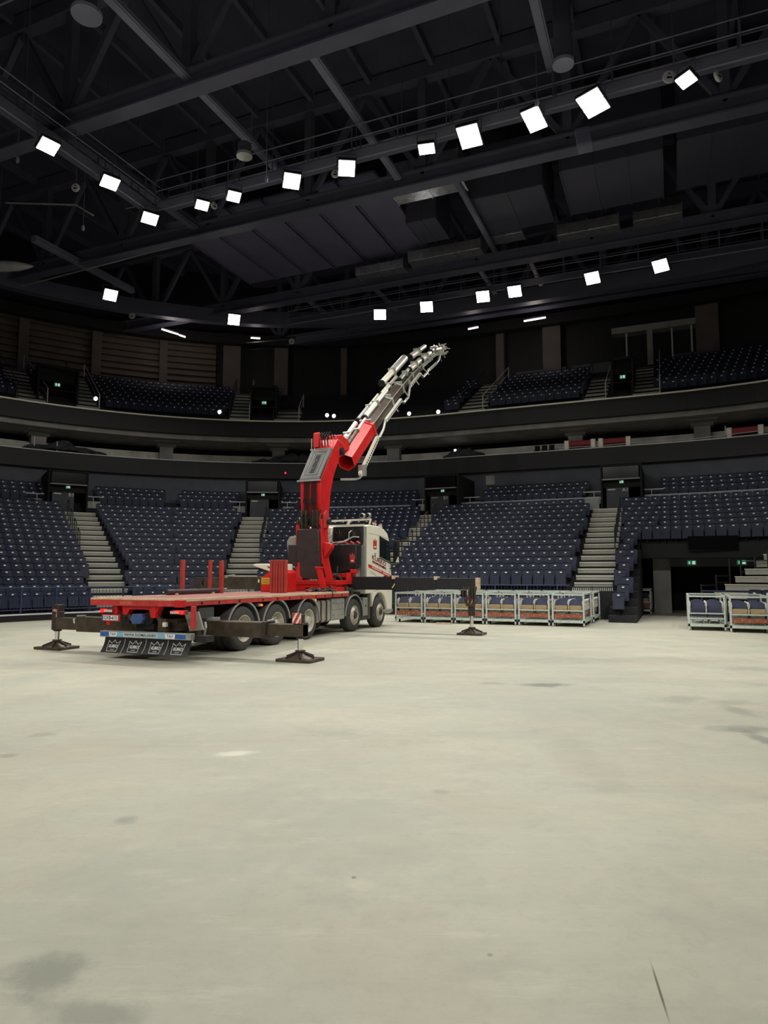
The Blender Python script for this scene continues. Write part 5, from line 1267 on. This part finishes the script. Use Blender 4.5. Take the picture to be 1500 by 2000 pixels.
# the rest of the same ring of floodlights, over and behind the camera
def ring_aim(p):
    a = Vector(p[:2]); b = Vector((-9., 30.)) if p[1] < -9 else (Vector((-28., 22.)) if p[0] > 0 else Vector((4., 24.)))
    q = a+(b-a).normalized()*19; return (q.x, q.y, 0)
for k, p in enumerate(((-20.2, 8., 17), (-20.2, 0, 17), (-20.2, -8, 17), (7.4, 16, 17), (7.4, 8, 17), (7.4, 0, 17), (7.4, -8, 17), (-14, -10, 17), (-8, -10, 17), (-2, -10, 17), (4, -10, 17))):
    flood(p, 'floodlight of the ring over the floor, %s beyond the picture' % ORD[k+1], .6, .6, ring_aim(p), power=2.5 if p[0] > 5 else (1.6 if p[1] > -9 else 2.0), dip=.0, ang=75, blend=.25)
# hanging white discs
def disc(p, r, label, face=(.3, -1, 0)):
    p = Vector(p); f = Vector(face).normalized(); th = thing('hanging_disc', label, 'hanging disc', tuple(p)); obj('disc_body', MB().lathe([(0,-.06),(r*.8,-.06),(r,-.02),(r,.04),(0,.06)], p, f, 22), M['disc'], th)
    s = f.cross(Vector((0,0,1))); mb = MB(); mb.obox(p+f*.06-Vector((0,0,.05)), s*r*.8, f*.02, (0,0,.06)); mb.cyl(p+f*.055+Vector((0,0,r*.4)), p+f*.07+Vector((0,0,r*.4)), .03, n=8); obj('mark', mb, M['black'], th, smooth=False)
    obj('cord', MB().cyl(p+Vector((0,0,r*.9)), (p.x, p.y, 17.86 if 22.3 < p.y < 23.4 else 19.5), .018, n=5), M['rope'], th)
disc((-22.03, 19.79, 17.5), .17, 'white disc on a cord left of the upper left floodlights')
disc((-17.65, 23.12, 17.5), .15, 'white disc between two small floodlights, turned sideways', (1, -.4, 0)); disc((-11.78, 23.05, 17.5), .16, 'white disc beside a floodlight above the crane')
disc((.43, 22.43, 17.5), .2, 'white disc left of the top right floodlight'); disc((1.87, 22.97, 17.5), .2, 'white disc right of the top right floodlight, turned sideways', (1, -.6, .1))
disc((-29.98, 31.54, 17.5), .19, 'white disc over the far left upper tier'); disc((-23.32, 39.33, 17.5), .2, 'white disc over the upper tier near the crane boom')
# pipes, cables, chain hoists
def pipe(pts, r, label, m='steel2'): tag(obj('pipe', MB().tube(pts, r, 6), M[m]), label, 'pipe')
pipe([(-40, 14.5, 20.6), (-15.6, 14.6, 20.6), (10, 14.6, 20.6)], .04, 'thin sprinkler pipe crossing high at the top left')
pipe([(-24, 24.6, 19.5), (10, 24.6, 19.5)], .035, 'thin sprinkler pipe above the near floodlights')
pipe([(-24, 25.6, 19.9), (10, 25.6, 19.9)], .035, 'thin pipe behind the near floodlights, higher up')
pipe([(-26.5, 20.1, 18.0), (-23.2, 20.9, 17.6), (-22.6, 21.3, 17.2)], .04, 'slanting rail at the left edge below the floodlights', 'alu')
pipe([(-32, 25.5, 17.3), (-23., 26.5, 18.2)], .04, 'thin pipe below the left floodlights', 'alu')
pipe([(-26.5, 38.6, 17.6), (-16, 41., 17.8)], .02, 'faint thin pipe over the upper tier behind the boom', 'rope')
def hoist(x, y, z0, z1, label):
    th = thing('chain_hoist', label, 'hoist', (x, y, z0)); obj('cable', MB().cyl((x, y, z0), (x, y, z1), .014, n=5), M['rope'], th); obj('hook_block', MB().lathe([(0,-.12),(.05,-.1),(.07,0),(.05,.12),(0,.14)], (x, y, z0), (0,0,1), 10), M['steel2'], th)
for (x, y, z0, lb) in ((-13.4, 20.6, 16.3, 'cable with hook hanging beside the brighter left floodlight'), (-3.6, 21.6, 17.2, 'cable with hook above the bright right floodlight'), (-22.3, 17.3, 17.3, 'cable hanging at left beside the highest floodlight'), (-22.2, 20.4, 16.1, 'cable with red hook below the left white disc')): hoist(x, y, z0, 23.5, lb)
cs = thing('speaker_array', 'curved hanging loudspeaker array below the right air outlet', 'speaker', (-2.5, 24, 17.5))
for k in range(7): a = k*.16; o = Vector((-2.45+.02*k, 24.3-.5*math.sin(a)*.9, 17.6-.17*k*math.cos(a*.5))); obj('speaker_box', MB().obox(o, (.5, 0, 0), (0, .35, 0), (0, .05, .15)), M['steel2'], cs, .01)
# fluorescent battens over the upper tier
def batten(p, q, label):
    th = thing('batten_light', label, 'light', tuple(p)); a = Vector(p); b = Vector(q); obj('tube', MB().cyl(a, b, .05, n=8), M['tube'], th); z = Vector((0,0,.09)); obj('housing', MB().bar(a+z, b+z, .1, .05), M['steel'], th)
    L = bpy.data.lights.new('lamp', 'POINT'); L.energy = 34*max(.4, (b-a).length); L.color = (1., .88, .8); L.shadow_soft_size = .3
    o = bpy.data.objects.new('lamp', L); COL.objects.link(o); o.parent = th; o.location = tuple((b-a)/2-Vector((0,0,.25)))
batten((-30.43, 34.7, 17.8), (-30.07, 35.9, 17.8), 'longer lit fluorescent tube over the left upper tier')
batten((-30.1, 36.05, 17.8), (-29.98, 36.5, 17.8), 'short lit fluorescent tube beside the longer one, upper left')
batten((-25.97, 38.37, 17.8), (-25.44, 38.7, 17.8), 'lit fluorescent tube right of the lone upper tier floodlight')
batten((-11.86, 42.5, 17.8), (-11.16, 42.4, 17.8), 'lit fluorescent tube right of the boom tip')
batten((-8.2, 42.5, 17.8), (-6.82, 42.4, 17.8), 'lit fluorescent tube over the upper tier right of centre')
# small lamps on the upper fascia
def bulb(p, label):
    th = thing('spot_lamp', label, 'lamp', p); obj('lens', MB().lathe([(0,-.06),(.1,-.05),(.12,0),(.1,.05),(0,.06)], p, (0,-1,0), 12), M['bulb'], th); obj('clamp', MB().boxe(p[0]-.03, p[0]+.03, p[1], p[1]+.1, p[2]-.25, p[2]), M['black'], th)
for p_, l_ in (((-30.4, 29.35, 11.85), 'small glowing lamp at the foot of the left upper stairs'), ((-25.4, 34.3, 11.7), 'small glowing lamp on the upper balcony left of the pale handrail'), ((-19.5, 37.25, 11.6), 'left of two small glowing lamps on the balcony left of the boom'), ((-19.1, 37.4, 11.55), 'right of two small glowing lamps on the balcony left of the boom'), ((-14.43, 38.25, 11.45), 'small glowing lamp on the balcony beneath the boom'), ((-12.59, 38.3, 11.4), 'small glowing lamp on the balcony just right of the boom')): bulb(p_, l_)
rl = tag(obj('indicator_light', MB().lathe([(0,0),(.07,.01),(.05,.05),(0,.06)], (0,0,0), (0,-1,0), 12), M['redled']), 'small red indicator light on the black lower balcony band', 'lamp'); rl.location = pt(st_left(R(24.6)), 22.97, 8.1)
# wall boxes
mb = MB(); mb.boxe(-10.05, -9.5, 39.42, 39.55, 7.0, 7.55); tag(obj('wall_box', mb, M['beam'], None, .02), 'grey box on the wall right of entrance B1', 'box')
# suite level clutter
def sofa(x, label):
    st = st_flat(x) if x < RX else st_right((x-RX)/23.); p = pt(st, 23.5, 8.69); th = thing('red_bench', label, 'bench', tuple(p), rot(st)); ORG[th.name] = Vector((0,0,0))
    obj('seat', MB().boxe(-.62, .62, -.3, .3, .25, .55), M['redsofa'], th, .04); obj('back', MB().boxe(-.62, .62, .2, .32, .5, .62), M['redsofa'], th, .03)
    for s in (-1, 1): obj('arm', MB().boxe(s*.72-.14, s*.72+.14, -.32, .32, .05, .6), M['white'], th, .05)
sofa(-4.6, 'red bench with white arms on the middle balcony, left one'); sofa(-2.75, 'red bench with white arms on the middle balcony, second one'); sofa(3.6, 'red bench at the right edge of the middle balcony')
for k in range(3):
    x = -7.1+.42*k; th = thing('black_chair', '%s of three black chairs on the middle balcony' % ('left', 'middle', 'right')[k], 'chair', (x, 39.9, 8.7), 0, 'black balcony chairs')
    obj('seat', MB().boxe(x-.15, x+.15, 39.8, 40.1, 8.88, 8.93), M['matt'], th); obj('backrest', MB().boxe(x-.15, x+.15, 40.08, 40.13, 8.93, 9.25), M['matt'], th); mb = MB()
    for a in (-.13, .13):
        for b in (39.82, 40.08): mb.boxe(x+a-.015, x+a+.015, b, b+.03, 8.62, 8.88)
    obj('leg', mb, M['steel'], th)
def heap(st_list, label, seed):
    rnd = random.Random(seed); mb = MB(); n = len(st_list); vs = []; m = 6
    for i, s in enumerate(st_list):
        hgt = .6*math.sin(PI*(i+.5)/n)+.15
        for j in range(m): u = j/(m-1); vs.append(pt(s, 23.2+.75*u, 8.7+hgt*math.sin(PI*min(u+.1, .95))*rnd.uniform(.5, 1.1)))
    fs = [(i*m+j, i*m+j+1, (i+1)*m+j+1, (i+1)*m+j) for i in range(n-1) for j in range(m-1)]
    mb.add(vs, fs); o = obj('plastic_sheet', mb, M['sheet'], smooth=False); so = o.modifiers.new('thickness', 'SOLIDIFY'); so.thickness = .03; tag(o, label, 'sheeting')
heap([st_left(R(30-.9*k)) for k in range(16)], 'crumpled dark sheeting heaped on the balcony left of the crane', 2)
heap([st_left(R(62-1.*k)) for k in range(12)], 'crumpled dark sheeting on the balcony at left, pale pipes on it', 4)
heap([st_left(R(80-1.*k)) for k in range(9)], 'crumpled dark sheeting on the balcony at the far left', 6)
heap([st_flat(-14.4+1.7+.2*k) for k in range(14)], 'crumpled dark sheeting on the balcony right of the crane boom', 8)
def bpole(st, r, label, h=.9):
    p = pt(st, r, 8.62); tag(obj('pole', MB().cyl(p, p+Vector((0,0,h)), .035, n=8), M['trim']), label, 'pole')
bpole(st_left(R(60.5)), 23.4, 'left of two short white poles on the left balcony'); bpole(st_left(R(57.6)), 23.4, 'right of two short white poles on the left balcony', .75); bpole(st_right(R(8)), 23.4, 'short white pole on the balcony at right', .8)
pipe([pt(st_left(R(65)), 23.3, 8.85), pt(st_left(R(61)), 23.5, 9.1)], .03, 'pale pipe leaning on the sheeting at left', 'trim'); pipe([pt(st_left(R(29)), 23.3, 8.8), pt(st_left(R(25)), 23.5, 9.0)], .025, 'pale pipe lying on the sheeting left of the crane', 'trim')
pipe([pt(st_flat(-6), 23.2, 8.9), pt(st_flat(-3.5), 23.2, 8.85), pt(st_flat(-1.), 23.2, 8.9), pt(st_right(R(4)), 23.2, 8.85), pt(st_right(R(12)), 23.2, 8.95)], .025, 'white cable draped along the right balcony', 'trim')
lb = tag(obj('lamp_box', MB().boxe(-12.0, -11.88, 39.5, 39.6, 9.0, 9.3), M['bulb']), 'small bright lamp on the middle balcony right of the crane boom', 'lamp')
